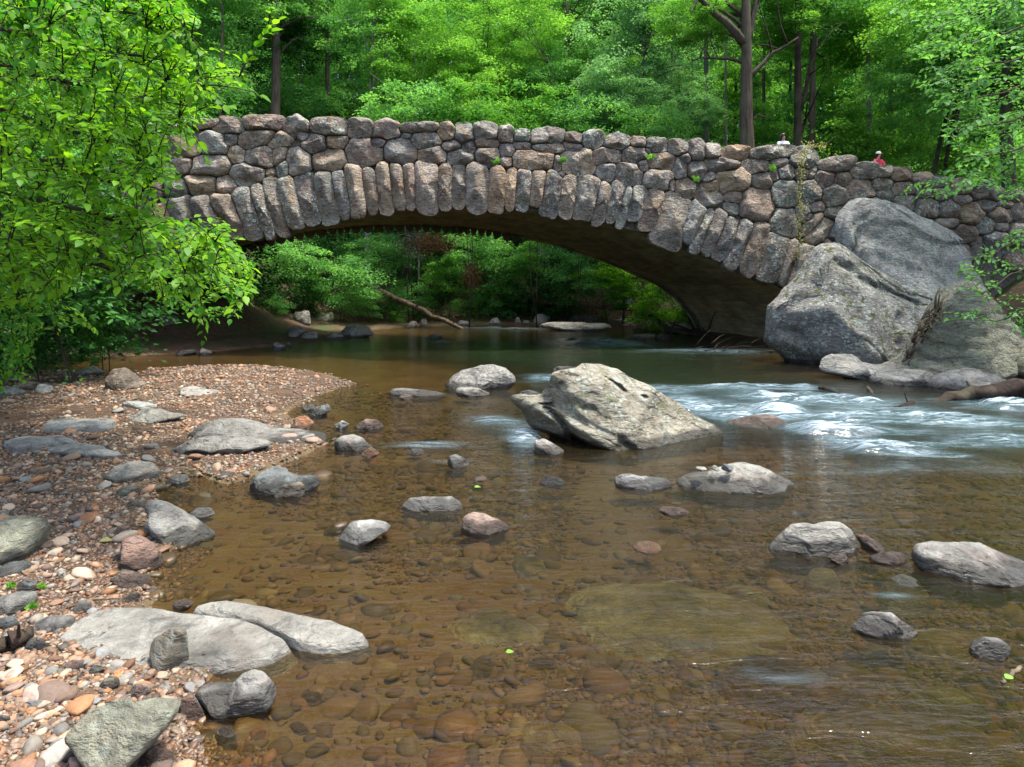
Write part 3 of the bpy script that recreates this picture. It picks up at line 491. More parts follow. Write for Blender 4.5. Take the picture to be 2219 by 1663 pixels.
rk('B', 'L', [(740, 1240), (830, 1198), (900, 1150), (1000, 1150), (1080, 1180), (1220, 1190), (1060, 1230), (900, 1244)], 'pale', "pale rock with a raised middle between the flat slab and the whaleback", seed=85, D=.3)
rk('S', 'L', [(20, 1350), (100, 1315), (220, 1308), (400, 1308), (503, 1350), (300, 1362), (100, 1402)], 'slate', "flat grey slab at the far left among dark wet pebbles", "rock slab", seed=86, ht=.09, rough=.03, NA=50)
rk('S', 'L', [(290, 1392), (400, 1368), (640, 1368), (805, 1420), (700, 1432), (330, 1412)], 'slate', "narrow bluish slab among pebbles left of the lens shaped rock", "rock slab", seed=87, ht=.06, rough=.02, NA=50)
rk('B', 'L', [(1123, 1022), (1200, 1003), (1350, 1035), (1402, 1060), (1250, 1074)], 'pale', "flat whitish stone on the bright pebbles right of the brown wedge", seed=88)
rk('S', 'L', [(768, 1097), (900, 1088), (1022, 1110), (900, 1122)], 'slate', "thin flat grey stone on the middle of the pebble bar", "rock slab", seed=89, ht=.12, rough=.02, NA=40)
rk('B', 'L', [(1968, 1184), (2010, 1135), (2100, 1116), (2122, 1160), (2060, 1194)], 'blue', "bluish angular stone in the water off the tip of the pebble bar", seed=90)
rk('B', 'L', [(1928, 1128), (2000, 1118), (2032, 1140), (1950, 1157)], 'grey', "small grey stone just behind the bluish angular stone", seed=91)
rk('B', 'L', [(1863, 1262), (1890, 1200), (1950, 1188), (2012, 1230), (1990, 1282), (1900, 1292)], 'orange', "bright orange stone at the end of the pebble bar", seed=92, facets=2)
rk('B', 'L', [(1730, 1270), (1760, 1250), (1810, 1256), (1805, 1285), (1745, 1290)], 'blue', "small blue stone left of the orange stone", seed=93)
rk('B', 'L', [(70, 1002), (150, 968), (230, 975), (212, 1022), (130, 1032)], 'brown', "brown angular rock under the leaves at the far left of the bar", seed=94)
rk('B', 'L', [(213, 1022), (250, 984), (330, 1000), (332, 1042), (250, 1048)], 'white', "pale cream rock next to the brown angular rock at far left", seed=95)
rk('B', 'L', [(-40, 1045), (0, 1005), (80, 1003), (147, 1042), (120, 1075), (-20, 1075)], 'blue', "blue grey rock at the left edge below the bushes", seed=96)
rk('B', 'M', [(295, 1185), (330, 1158), (420, 1166), (560, 1183), (692, 1195), (660, 1212), (500, 1216), (400, 1206), (310, 1210)], 'pale', "long thin pale rock just above the water left of the rounded boulder", seed=97, D=.25, NA=60)
rk('B', 'M', [(718, 1185), (745, 1152), (800, 1155), (870, 1160), (965, 1200), (860, 1217), (760, 1212)], 'pale', "low pale rocks at the foot of the rounded grey boulder", seed=98, D=.22, NA=60, rough=.1)
rk('B', 'M', [(370, 1215), (400, 1198), (450, 1205), (457, 1228), (390, 1235)], 'pink', "small pinkish stone in front of the long thin pale rock", seed=99)
rk('B', 'M', [(1128, 1222), (1150, 1182), (1200, 1170), (1270, 1188), (1312, 1222), (1220, 1232)], 'dark', "wet black rock between the rounded boulder and the central boulder", seed=100, lichen=0)
rk('B', 'M', [(1243, 762), (1290, 738), (1450, 733), (1600, 743), (1700, 743), (1773, 775), (1720, 790), (1500, 797), (1300, 787)], 'pale', "long flat rock in the stream far beyond the arch", seed=101, D=.5, NA=70, rough=.05)
rk('B', 'M', [(528, 838), (610, 806), (652, 825), (642, 842)], 'grey', "low pointed rock in the calm water under the arch", seed=102)
rk('S', 'M', [(563, 856), (620, 842), (720, 842), (773, 852), (700, 864), (600, 864)], 'slate', "flat rock skimming the calm water in front of the pointed one", "rock slab", seed=103, ht=.05, NA=40, sub=True)
rk('B', 'M', [(-10, 800), (30, 758), (90, 750), (172, 775), (212, 820), (120, 838), (20, 838)], 'pale', "large pale rock at the tip of the far left shore", seed=104)
rk('B', 'M', [(1235, 1560), (1238, 1500), (1300, 1488), (1400, 1540), (1432, 1570), (1300, 1592), (1240, 1580)], 'grey', "grey stone tucked under the left end of the central boulder", seed=105, facets=2)
rk('B', 'M', [(1343, 1048), (1390, 1020), (1512, 1028), (1522, 1047), (1400, 1058)], 'dark', "flat dark rock just behind the top of the central boulder", seed=106, D=.25)
rk('B', 'M', [(678, 1640), (690, 1600), (730, 1588), (780, 1603), (822, 1650), (760, 1672), (690, 1664)], 'grey', "rounded grey stone alone in midstream left of the central boulder", seed=107, facets=1)
rk('B', 'M', [(-58, 1540), (-40, 1490), (0, 1470), (60, 1460), (130, 1480), (197, 1545), (100, 1567), (0, 1562)], 'grey', "rounded grey rock beside the orange stone off the pebble bar", seed=108, facets=1, NA=60)
rk('B', 'M', [(128, 1580), (150, 1550), (190, 1538), (242, 1580), (200, 1602), (140, 1602)], 'orange', "wet orange stone touching the rounded grey rock", seed=109)
rk('B', 'M', [(82, 1408), (150, 1360), (220, 1363), (274, 1410), (180, 1427), (100, 1424)], 'red', "pinkish red rock at the water's edge right of the white stone", seed=110, facets=1)
rk('B', 'M', [(-52, 1395), (0, 1368), (50, 1388), (32, 1426), (-30, 1427)], 'white', "creamy white stone left of the pinkish red rock", seed=111, facets=1)
rk('B', 'M', [(413, 1575), (450, 1550), (510, 1551), (532, 1580), (480, 1592), (420, 1588)], 'blue', "small slaty stone in the water left of the lone midstream stone", seed=112)
rk('B', 'BM', [(318, 250), (370, 205), (450, 193), (530, 200), (600, 196), (650, 230), (657, 268), (600, 277), (450, 275), (350, 267)], 'white', "oblong white stone with a rounded top in the shallows", "boulder", seed=113, facets=0, NA=70, lichen=0)
rk('B', 'BM', [(-55, 445), (0, 400), (40, 340), (150, 331), (232, 345), (277, 375), (210, 402), (150, 442), (40, 462), (-45, 458)], 'white', "pale angular rock sloping into the shallows left of centre", "boulder", seed=114, facets=2, NA=70, lichen=0, D=.2)
rk('B', 'BM', [(648, 380), (658, 310), (710, 283), (770, 290), (850, 320), (922, 370), (850, 392), (700, 407), (655, 402)], 'pink', "mottled pinkish grey rock near the centre of the shallows", "boulder", seed=115, facets=2, NA=70)
rk('B', 'BM', [(1063, 128), (1110, 80), (1160, 87), (1222, 115), (1220, 132), (1120, 134)], 'dark', "small dark stone with a white top in front of the central boulder", seed=116)
rk('B', 'BM', [(1468, 135), (1480, 90), (1550, 71), (1620, 84), (1770, 98), (1797, 140), (1700, 157), (1560, 153)], 'slate', "oblong grey rock just left of the long low pale rock", seed=117, facets=2, NA=60)
rk('B', 'BM', [(1700, 270), (1740, 250), (1860, 262), (1900, 285), (1800, 300)], 'red', "reddish brown rock barely above water between the low rocks", seed=118)
rk('B', 'BM', [(708, 98), (740, 86), (802, 92), (770, 110)], 'pink', "flat pinkish stone awash above the oblong white stone", "rock", seed=119, NA=32)
rk('B', 'BM', [(1565, 480), (1600, 455), (1680, 448), (1750, 465), (1700, 490), (1620, 505)], 'orange', "yellowish mossy stone awash right of the pinkish grey rock", "rock", seed=120, NA=40)
# -- far bank rocks under the arch
for k, (p, cl, lb) in enumerate([
    ([(598, 605), (620, 520), (700, 508), (722, 560), (690, 605)], 'grey', "upright grey rock in the dark gap under the left end of the arch"), ([(690, 610), (730, 543), (800, 560), (902, 600), (860, 630), (760, 630)], 'grey', "broad grey rock on the dirt bank under the left of the arch"),
    ([(983, 595), (1020, 543), (1100, 548), (1142, 605), (1060, 622)], 'grey', "rounded grey rock on the bank behind the hanging leaves"), ([(1818, 675), (1850, 618), (1920, 608), (1962, 650), (1900, 692)], 'grey', "grey blocky rock at the far left shore"),
    ([(1918, 694), (1950, 653), (2032, 653), (2042, 697)], 'pale', "pale rock right of the blocky one on the far left shore"), ([(1723, 764), (1770, 713), (1832, 740), (1832, 768)], 'dark', "black pointed rock at the edge of the calm water"),
    ([(1818, 748), (1850, 713), (1882, 748)], 'dark', "small black rock beside the black pointed rock"), ([(2083, 694), (2130, 653), (2202, 670), (2202, 704)], 'pale', "light rock between the pale one and the large pale rock at the tip"),
    ([(1878, 590), (1880, 530), (1980, 513), (1992, 580), (1900, 594)], 'grey', "squarish rock higher up the far left bank"), ([(1988, 565), (1990, 538), (2130, 523), (2142, 570), (2020, 584)], 'green', "flat mossy rock topmost on the far left bank"),
    ([(1258, 798), (1290, 753), (1362, 775), (1352, 798)], 'dark', "dark wet rock at the dim water's edge under the arch"), ([(1110, 790), (1150, 768), (1240, 765), (1265, 785), (1180, 800)], 'dark', "low dark rock left of the dark wet rock under the arch")]):
    rk('B', 'L', p, cl, lb, seed=130+k, NA=40, NB=18)
for k, (p, cl, lb) in enumerate([
    ([(943, 755), (960, 715), (1000, 705), (1028, 755)], 'pale', "pale pointed rock on the far shore right of the leaning log"), ([(1110, 750), (1115, 705), (1140, 702), (1158, 750)], 'grey', "narrow upright rock on the far shore beyond the stream"),
    ([(1160, 752), (1165, 728), (1200, 722), (1215, 752)], 'grey', "small squat rock on the far shore beside the narrow upright one"), ([(1230, 750), (1240, 690), (1290, 680), (1350, 715), (1330, 750)], 'grey', "slanting grey rock on the far shore behind the long flat rock"),
    ([(1450, 740), (1480, 690), (1560, 680), (1640, 700), (1650, 742)], 'dark', "dark broad rock on the far shore under the lying trunk"), ([(1810, 640), (1830, 590), (1870, 585), (1880, 640)], 'grey', "grey rock poking out of the litter on the far right bank"),
    ([(1720, 750), (1750, 720), (1850, 712), (1990, 725), (1980, 752)], 'dark', "flat dark rock on the far shore left of the bright shrub"), ([(1830, 842), (1880, 818), (2000, 812), (2060, 835), (1950, 850)], 'pink', "flat tan rock by the driftwood under the right of the arch"),
    ([(2130, 800), (2140, 765), (2200, 740), (2280, 760), (2290, 810)], 'grey', "rounded rock behind the driftwood under the right of the arch"), ([(500, 765), (510, 720), (545, 712), (550, 765)], 'grey', "small upright rock on the far shore at the foot of the leaning log"),
    ([(410, 772), (440, 730), (480, 725), (490, 770)], 'pale', "pale rock on the far shore left of the small upright one"), ([(740, 752), (760, 722), (820, 735), (815, 760)], 'grey', "low grey rock on the far shore where the leaning log ends")]):
    rk('B', 'M', p, cl, lb, seed=150+k, NA=36, NB=16)
# -- under water
for k, (cr, p, cl, lb) in enumerate([
    ('BM', [(430, 960), (440, 860), (560, 800), (750, 740), (900, 740), (960, 850), (1180, 880), (1280, 970), (1180, 1010), (900, 1000), (600, 985)], 'bedg', "wide olive slab under water right of the flat grey slabs"),
    ('BM', [(650, 1110), (700, 1030), (800, 1010), (872, 1080), (842, 1140), (720, 1162)], 'bedb', "dark submerged rock with a rounded outline left of the dark oblong one"), ('BM', [(968, 1060), (1050, 1010), (1182, 1020), (1192, 1080), (1050, 1087)], 'bedb', "dark oblong submerged rock right of the rounded dark one"),
    ('BM', [(400, 1350), (520, 1290), (700, 1300), (862, 1350), (750, 1412), (560, 1412)], 'bedb', "submerged brown boulder with a shiny top at lower centre"), ('BM', [(740, 1430), (850, 1370), (1100, 1370), (1350, 1400), (1432, 1500), (1200, 1562), (900, 1542)], 'bed', "broad brown submerged slab at the bottom centre"),
    ('BM', [(500, 525), (620, 500), (792, 520), (740, 547), (560, 552)], 'bedg', "thin green submerged slab left of the square green one"), ('BM', [(900, 500), (1060, 488), (1142, 560), (1020, 612), (940, 560)], 'bedg', "square green submerged slab near the centre"),
    ('BM', [(1050, 700), (1250, 610), (1600, 580), (1900, 600), (2500, 760), (2550, 950), (2300, 1005), (1900, 1005), (1500, 1000), (1250, 960), (1150, 800)], 'bedg', "huge pale green submerged slab in the middle of the shallows"),
    ('BR', [(160, 1080), (220, 1010), (350, 975), (550, 975), (750, 1030), (950, 1120), (1010, 1200), (850, 1282), (600, 1272), (350, 1200), (200, 1130)], 'bedb', "large oval brown boulder just under the water with foam streaks"),
    ('BR', [(330, 1380), (600, 1290), (1000, 1240), (1500, 1340), (1900, 1400), (1950, 1580), (1500, 1582), (1200, 1542), (850, 1430), (500, 1422)], 'bed', "vast brown submerged slab at the lower right corner"),
    ('BR', [(1100, 1205), (1250, 1170), (1500, 1190), (1700, 1260), (1650, 1332), (1400, 1302)], 'bedg', "olive submerged slab below the small square rock"), ('BR', [(600, 1655), (750, 1590), (900, 1570), (1010, 1655)], 'bedb', "rusty submerged rock at the bottom edge right of centre"),
    ('BR', [(1200, 850), (1400, 830), (1700, 880), (1752, 960), (1500, 1032), (1330, 990)], 'bed', "orange brown submerged slab behind the humped rock"), ('BL', [(1390, 1550), (1440, 1490), (1560, 1485), (1610, 1530), (1540, 1580), (1430, 1582)], 'bedb', "round dark submerged stone at the lower left of the water"),
    ('BL', [(1585, 1290), (1620, 1210), (1760, 1225), (1800, 1290), (1700, 1325), (1620, 1322)], 'bedb', "cracked submerged stone right of the two humped rock"), ('BL', [(1520, 1385), (1620, 1370), (1730, 1450), (1660, 1480), (1590, 1478)], 'bedb', "dark triangular submerged stone below the cracked one"),
    ('BM', [(250, 860), (290, 845), (330, 870), (310, 900), (260, 890)], 'bedb', "small dark submerged cobble beyond the slab's pointed tip"), ('BL', [(1620, 510), (1700, 470), (1850, 450), (1980, 470), (2100, 500), (1850, 540)], 'bedb', "dark ledge under water around the pale angular rock"),
    ('BR', [(130, 680), (250, 640), (480, 660), (520, 700), (330, 720), (180, 710)], 'bedg', "dark olive submerged ledge below the notched light grey rock"), ('BR', [(640, 590), (750, 560), (860, 580), (850, 612), (700, 614)], 'bedg', "flat green submerged stone in front of the small buff stone"),
    ('BR', [(300, 1500), (440, 1440), (620, 1450), (640, 1540), (450, 1590), (320, 1570)], 'bedb', "round brown submerged rock at the bottom left of the vast slab"), ('BL', [(960, 1470), (990, 1450), (1060, 1455), (1070, 1495), (1000, 1510)], 'bedb', "wet brown cobble in the shallows right of the red stone"),
    ('BL', [(1130, 1440), (1200, 1405), (1290, 1430), (1310, 1480), (1200, 1505)], 'bedb', "glossy brown cobble in the shallows below the two humped rock"), ('BM', [(1480, 1650), (1540, 1600), (1680, 1590), (1790, 1640), (1760, 1690), (1500, 1690)], 'red', "wet rusty rock breaking the surface at the bottom edge")]):
    ar = np.ptp(np.array(p)[:, 0])
    rk('S', cr, p, cl, lb, "submerged rock", seed=180+k, ht=-.045 if k not in (8, 9, 21, 22, 23) else (-.015 if k < 20 else .02), bottom=-.6, rough=.03, edge=3, NA=56, NR=16, lichen=.25, stain=.8, name="submerged_rock", sub=True)
# ---------------------------------------------------------------- pebbles
def ico(sub):
    import bmesh
    bm = bmesh.new(); bmesh.ops.create_icosphere(bm, subdivisions=sub, radius=1.0)
    V = np.array([v.co[:] for v in bm.verts]); F = np.array([[v.index for v in f.verts] for f in bm.faces]); bm.free(); return V, F
PEBCOL = np.array([(.42, .26, .17), (.36, .22, .15), (.30, .18, .12), (.44, .33, .25), (.48, .40, .32), (.24, .17, .13), (.20, .19, .18), (.30, .30, .29), (.16, .12, .10), (.50, .44, .37), (.38, .20, .10), (.22, .24, .25), (.40, .30, .26)])
t = NT("pebble"); P = t.n("ShaderNodeNewGeometry").outputs["Position"]; ca = t.n("ShaderNodeVertexColor", layer_name="Col")
info = t.n("ShaderNodeObjectInfo"); c = t.mix(1.0, ca.outputs[0], info.outputs["Color"], 'MULTIPLY')
n = t.noise(P, 60, 4, .6); c = t.mix(1.0, c, t.mix(n, (.55, .55, .55), (1.35, 1.35, 1.35)), 'MULTIPLY')
sp = t.n("ShaderNodeSeparateXYZ"); t.l(P, sp.inputs[0]); wet = t.mapr(t.math('SUBTRACT', sp.outputs[2], t.math('MULTIPLY', t.noise(P, 1.3, 4), .10)), .03, -.02)
c = t.mix(t.math('MULTIPLY', wet, .5), c, (.05, .028, .015)); dp = t.mapr(sp.outputs[2], -.015, -.04)
PEB = t.done(t.bsdf(c, t.math('MULTIPLY_ADD', t.math('MULTIPLY', wet, t.math('SUBTRACT', 1.0, dp)), -.4, .8), t.bump(n, .3, .01), .4).outputs[0])
def pebble_variants(sub, n, seed):
    V, F = ico(sub); out = []
    for k in range(n):
        r = np.random.default_rng(seed+k); v = V*(1+.16*fbm(V*1.3+k*5, seed+k, 2)[:, None])
        for q in range(4):
            nn = r.normal(size=3); nn /= np.linalg.norm(nn); e = v@nn-r.uniform(.62, .85); v = v-np.where(e > 0, e*.85, 0)[:, None]*nn
        out.append(v*np.array([1, r.uniform(.65, .9), r.uniform(.38, .62)]))
    return out, F
def rotz(a): c, s = np.cos(a), np.sin(a); o = np.zeros_like(a); return np.stack([np.stack([c, -s, o], -1), np.stack([s, c, o], -1), np.stack([o, o, o+1], -1)], -2)
def scatter(n, pxr, sizes, cond, r, hi=.85):
    """points with roughly even density in the picture's view of the ground, real sizes"""
    u = r.uniform(-.85, hi, n); q = r.uniform(0, 1, n); Y = 2.3*(32/2.3)**q
    X = u*Y; m = cond(X, Y); return X[m], Y[m]
def build_stones(name, X, Y, S, sub, seed, zoff=.12, colmul=1.0):
    vs, F = pebble_variants(sub, 6, seed); r = np.random.default_rng(seed); n = len(X); Z = height(X, Y); k = r.integers(0, 6, n)
    R = rotz(r.uniform(0, 6.28, n)); tl = r.normal(0, .22, (n, 2)); base = np.array(vs)[k]*S[:, None, None]
    base = np.einsum('nij,nvj->nvi', R, base); base[..., 2] += base[..., 0]*tl[:, None, 0]+base[..., 1]*tl[:, None, 1]
    V = base+np.stack([X, Y, Z+S*zoff], -1)[:, None]
    col = PEBCOL[r.integers(0, len(PEBCOL), n)]*r.uniform(.30, .95, (n, 1))*colmul*np.array([[.93, .85, .73]]); nv = vs[0].shape[0]
    FF = (F[None]+(np.arange(n)*nv)[:, None, None]).reshape(-1, 3)
    return meshnp(name, V.reshape(-1, 3), FF, PEB, col=np.repeat(col, nv, 0))
r = np.random.default_rng(5)
mud = lambda X, Y: fbm(np.stack([X*.9, Y*.9, 0*X], -1), 91, 3) > .30+.05*np.sin(X*9)
onbar = lambda X, Y: inpoly(X, Y, BAR_POLY) & (Y > 1.2)
def sizes(n, Y, big=1.0): return np.clip(r.lognormal(math.log(.0088), .55, n)*(1+.10*(Y-3).clip(0))*big, .005, .06)
X, Y = scatter(330000, 0, 0, lambda X, Y: onbar(X, Y) | (inpoly(X, Y, WATER_POLY) & (dpoly(X, Y, WATER_POLY) < .3) & inpoly(X-.35, Y, BAR_POLY)), r)
S = sizes(len(X), Y); near = Y < 4.0
def offslab(X, Y):
    m = np.ones(len(X), bool)
    for g in SLABS: cc = g.mean(0); m &= ~inpoly(X, Y, [tuple(cc+(p-cc)*.97) for p in g])
    return m
m = offslab(X, Y) & ~(mud(X, Y) & (S > .008) & (r.random(len(X)) < .85)); X, Y, S, near = X[m], Y[m], S[m], near[m]
o = build_stones("gravel", X[near], Y[near], S[near], 2, 50); tag(o, "fine pink and brown gravel of the near shore", kind="stuff", cat="gravel")
o = build_stones("bar_gravel", X[~near], Y[~near], S[~near], 1, 60); tag(o, "pale pebbles spread over the bar below the bridge", kind="stuff", cat="gravel"); o.name = "gravel"
X, Y = scatter(14000, 0, 0, onbar, r); S = np.clip(r.lognormal(math.log(.03), .35, len(X))*(1+.05*(Y-3)), .018, .09)
keepm = (r.random(len(X)) < .30) & offslab(X, Y); X, Y, S = X[keepm], Y[keepm], S[keepm]; order = np.argsort(-(S/Y))
big, rest = order[:260], order[260:]
o = build_stones("cobbles", X[rest], Y[rest], S[rest], 2, 70); tag(o, "mixed cobbles strewn over the gravel", kind="stuff", cat="gravel"); o.name = "cobble_gravel"
vs, F = pebble_variants(3, 8, 90); pm = []
for v in vs:
    me = meshnp("cobble", v, F, PEB, col=np.ones((len(v), 3))); pm.append(me.data); bpy.data.objects.remove(me)
NAMES = ["orange tan", "brown", "dark brown", "pinkish tan", "cream", "dull brown", "dark grey", "grey", "blackish brown", "pale cream", "rusty orange", "slate blue", "rosy"]
for i in big:
    o = bpy.data.objects.new("cobble", pm[r.integers(0, 8)]); link(o); k = r.integers(0, len(PEBCOL)); c = PEBCOL[k]*r.uniform(.5, .9)*np.array([1, .94, .86])
    o.location = (X[i], Y[i], float(height(X[i], Y[i]))+S[i]*.3); o.scale = (S[i]*1.25,)*3; o.rotation_euler = (r.normal(0, .2), r.normal(0, .2), r.uniform(0, 6.28)); o.color = (*c, 1)
    tag(o, NAMES[k]+" cobble lying loose on the gravel shore", "cobble", NAMES[k]+" cobbles on the gravel shore")
# stones on the river bed
inwater = lambda X, Y: inpoly(X, Y, WATER_POLY) & (Y < 14)
X, Y = scatter(200000, 0, 0, inwater, r, 1.5); P3 = np.stack([X, Y, 0*X], -1); dens = fbm(P3*.8, 77, 3); m = (dens > -.30+.5*r.random(len(X))-.25) & ~((dpoly(X, Y, WATER_POLY) < 1.5+.5*dens) & (X < .3) & (Y < 6.5) & (r.random(len(X)) < .85)); X, Y = X[m], Y[m]
S = np.clip(r.lognormal(math.log(.0125), .62, len(X))*(1+.10*(Y-3).clip(0)), .006, .085)
o = build_stones("riverbed_gravel", X, Y, S, 1, 80, zoff=.05, colmul=np.array([[.58, .58, .38]])); tag(o, "brown stones covering the stream bed under the water", kind="stuff", cat="gravel")

X, Y = scatter(7000, 0, 0, inwater, r, 1.5); S = np.clip(r.lognormal(math.log(.042), .5, len(X))*(1+.08*(Y-3).clip(0)), .02, .19)
o = build_stones("riverbed_stones", X, Y, S, 2, 95, zoff=-.05, colmul=np.array([[.50, .53, .36]])); tag(o, "flat olive brown stones scattered on the stream bed", kind="stuff", cat="gravel")
# ---------------------------------------------------------------- the bridge
PHI = math.radians(6); TV = np.array([math.cos(PHI), math.sin(PHI)]); NV = np.array([math.sin(PHI), -math.cos(PHI)]); FY0 = 22.0
BAR = np.array([-.326, .945]); BW = 7.6                       # direction of the barrel, width
def face(pxx, pyy):
    u = (np.asarray(pxx, float)-HX)/FPX; s = FY0*u/(math.cos(PHI)-u*math.sin(PHI)); Y = FY0+s*math.sin(PHI); z = CAMZ+(HY-np.asarray(pyy, float))/FPX*Y
    return s, z
def wpt(s, z, n=0.0, b=0.0):
    s, z, n = np.broadcast_arrays(np.asarray(s, float), z, n)
    return np.stack([s*TV[0]+n*NV[0]+b*BAR[0], FY0+s*TV[1]+n*NV[1]+b*BAR[1], z+0*s], -1)
bridge = empty("stone_bridge", (0, 22, 0)); tag(bridge, "single arch rustic boulder masonry bridge spanning the stream", "bridge")
def sub(o, lab=None):
    o.parent = bridge; o.location = Vector(o.location)-bridge.location
    if lab: o["label"] = lab
    return o
# soffit curve (near edge) and top curve in pixels
SOF = [(-130, 830), (-60, 800), (20, 765), (100, 728), (180, 682), (260, 630), (340, 580), (420, 540), (500, 508), (600, 484), (700, 466), (800, 454), (900, 449), (1000, 449), (1100, 453), (1200, 464), (1300, 483), (1400, 508), (1500, 542), (1600, 582), (1680, 620), (1735, 660), (1775, 710), (1800, 760), (1815, 840)]
TOP = [(-200, 300), (0, 290), (200, 283), (300, 279), (450, 274), (600, 270), (750, 270), (900, 277), (1050, 284), (1200, 292), (1350, 305), (1500, 318), (1600, 324), (1700, 334), (1800, 352), (1900, 368), (2000, 382), (2100, 402), (2219, 420), (2500, 460)]
so_s, so_z = face([p[0] for p in SOF], [p[1] for p in SOF]); tp_s, tp_z = face([p[0] for p in TOP], [p[1] for p in TOP])
sofz = lambda s: np.where((s < so_s[0]) | (s > so_s[-1]), -1.0, np.interp(s, so_s, so_z))
topz = lambda s: np.interp(s, tp_s, tp_z)
CB = [(300, 240, 5.5275), (680, 240, 5.5275), (1060, 240, 5.5275), (1420, 280, 5.5275), (1780, 320, 5.039), (1400, 480, 5.5275)]
COP = {0: [(-1000, 230, 360, 130, 0), (-640, 240, 340, 120, 0), (-290, 230, 330, 140, 0), (60, 215, 290, 120, 0), (360, 175, 260, 100, 0), (590, 150, 250, 90, 0), (850, 155, 330, 85, 5), (1105, 190, 340, 175, 0), (1500, 165, 480, 165, 2), (1880, 205, 300, 215, 20)],
       1: [(200, 205, 420, 180, 0), (560, 215, 300, 200, 0), (875, 240, 310, 220, 0), (1260, 215, 470, 100, 4), (1590, 255, 200, 200, 25), (1800, 280, 230, 230, 10), (2050, 260, 290, 190, 0)],
       2: [(200, 290, 190, 200, 0), (390, 310, 210, 140, 0), (700, 325, 400, 180, 0), (1000, 335, 220, 130, 0), (1235, 350, 250, 190, 10), (1530, 385, 300, 190, 5), (1775, 385, 190, 130, 0), (2005, 420, 260, 160, -5)],
       3: [(270, 220, 260, 170, -5), (480, 265, 190, 260, 0), (680, 275, 190, 180, 0), (950, 290, 350, 150, 5), (1370, 290, 500, 140, 8), (1770, 360, 290, 220, 0)],
       4: [(150, 190, 380, 140, 12), (465, 260, 270, 170, 5), (680, 265, 170, 120, 5), (860, 300, 210, 140, 5), (1080, 360, 230, 150, 5), (1290, 375, 200, 110, 5), (1510, 440, 230, 150, 0), (1700, 490, 190, 150, 0), (1880, 510, 180, 130, 0), (2070, 540, 220, 130, 0), (2290, 570, 240, 140, 0)]}
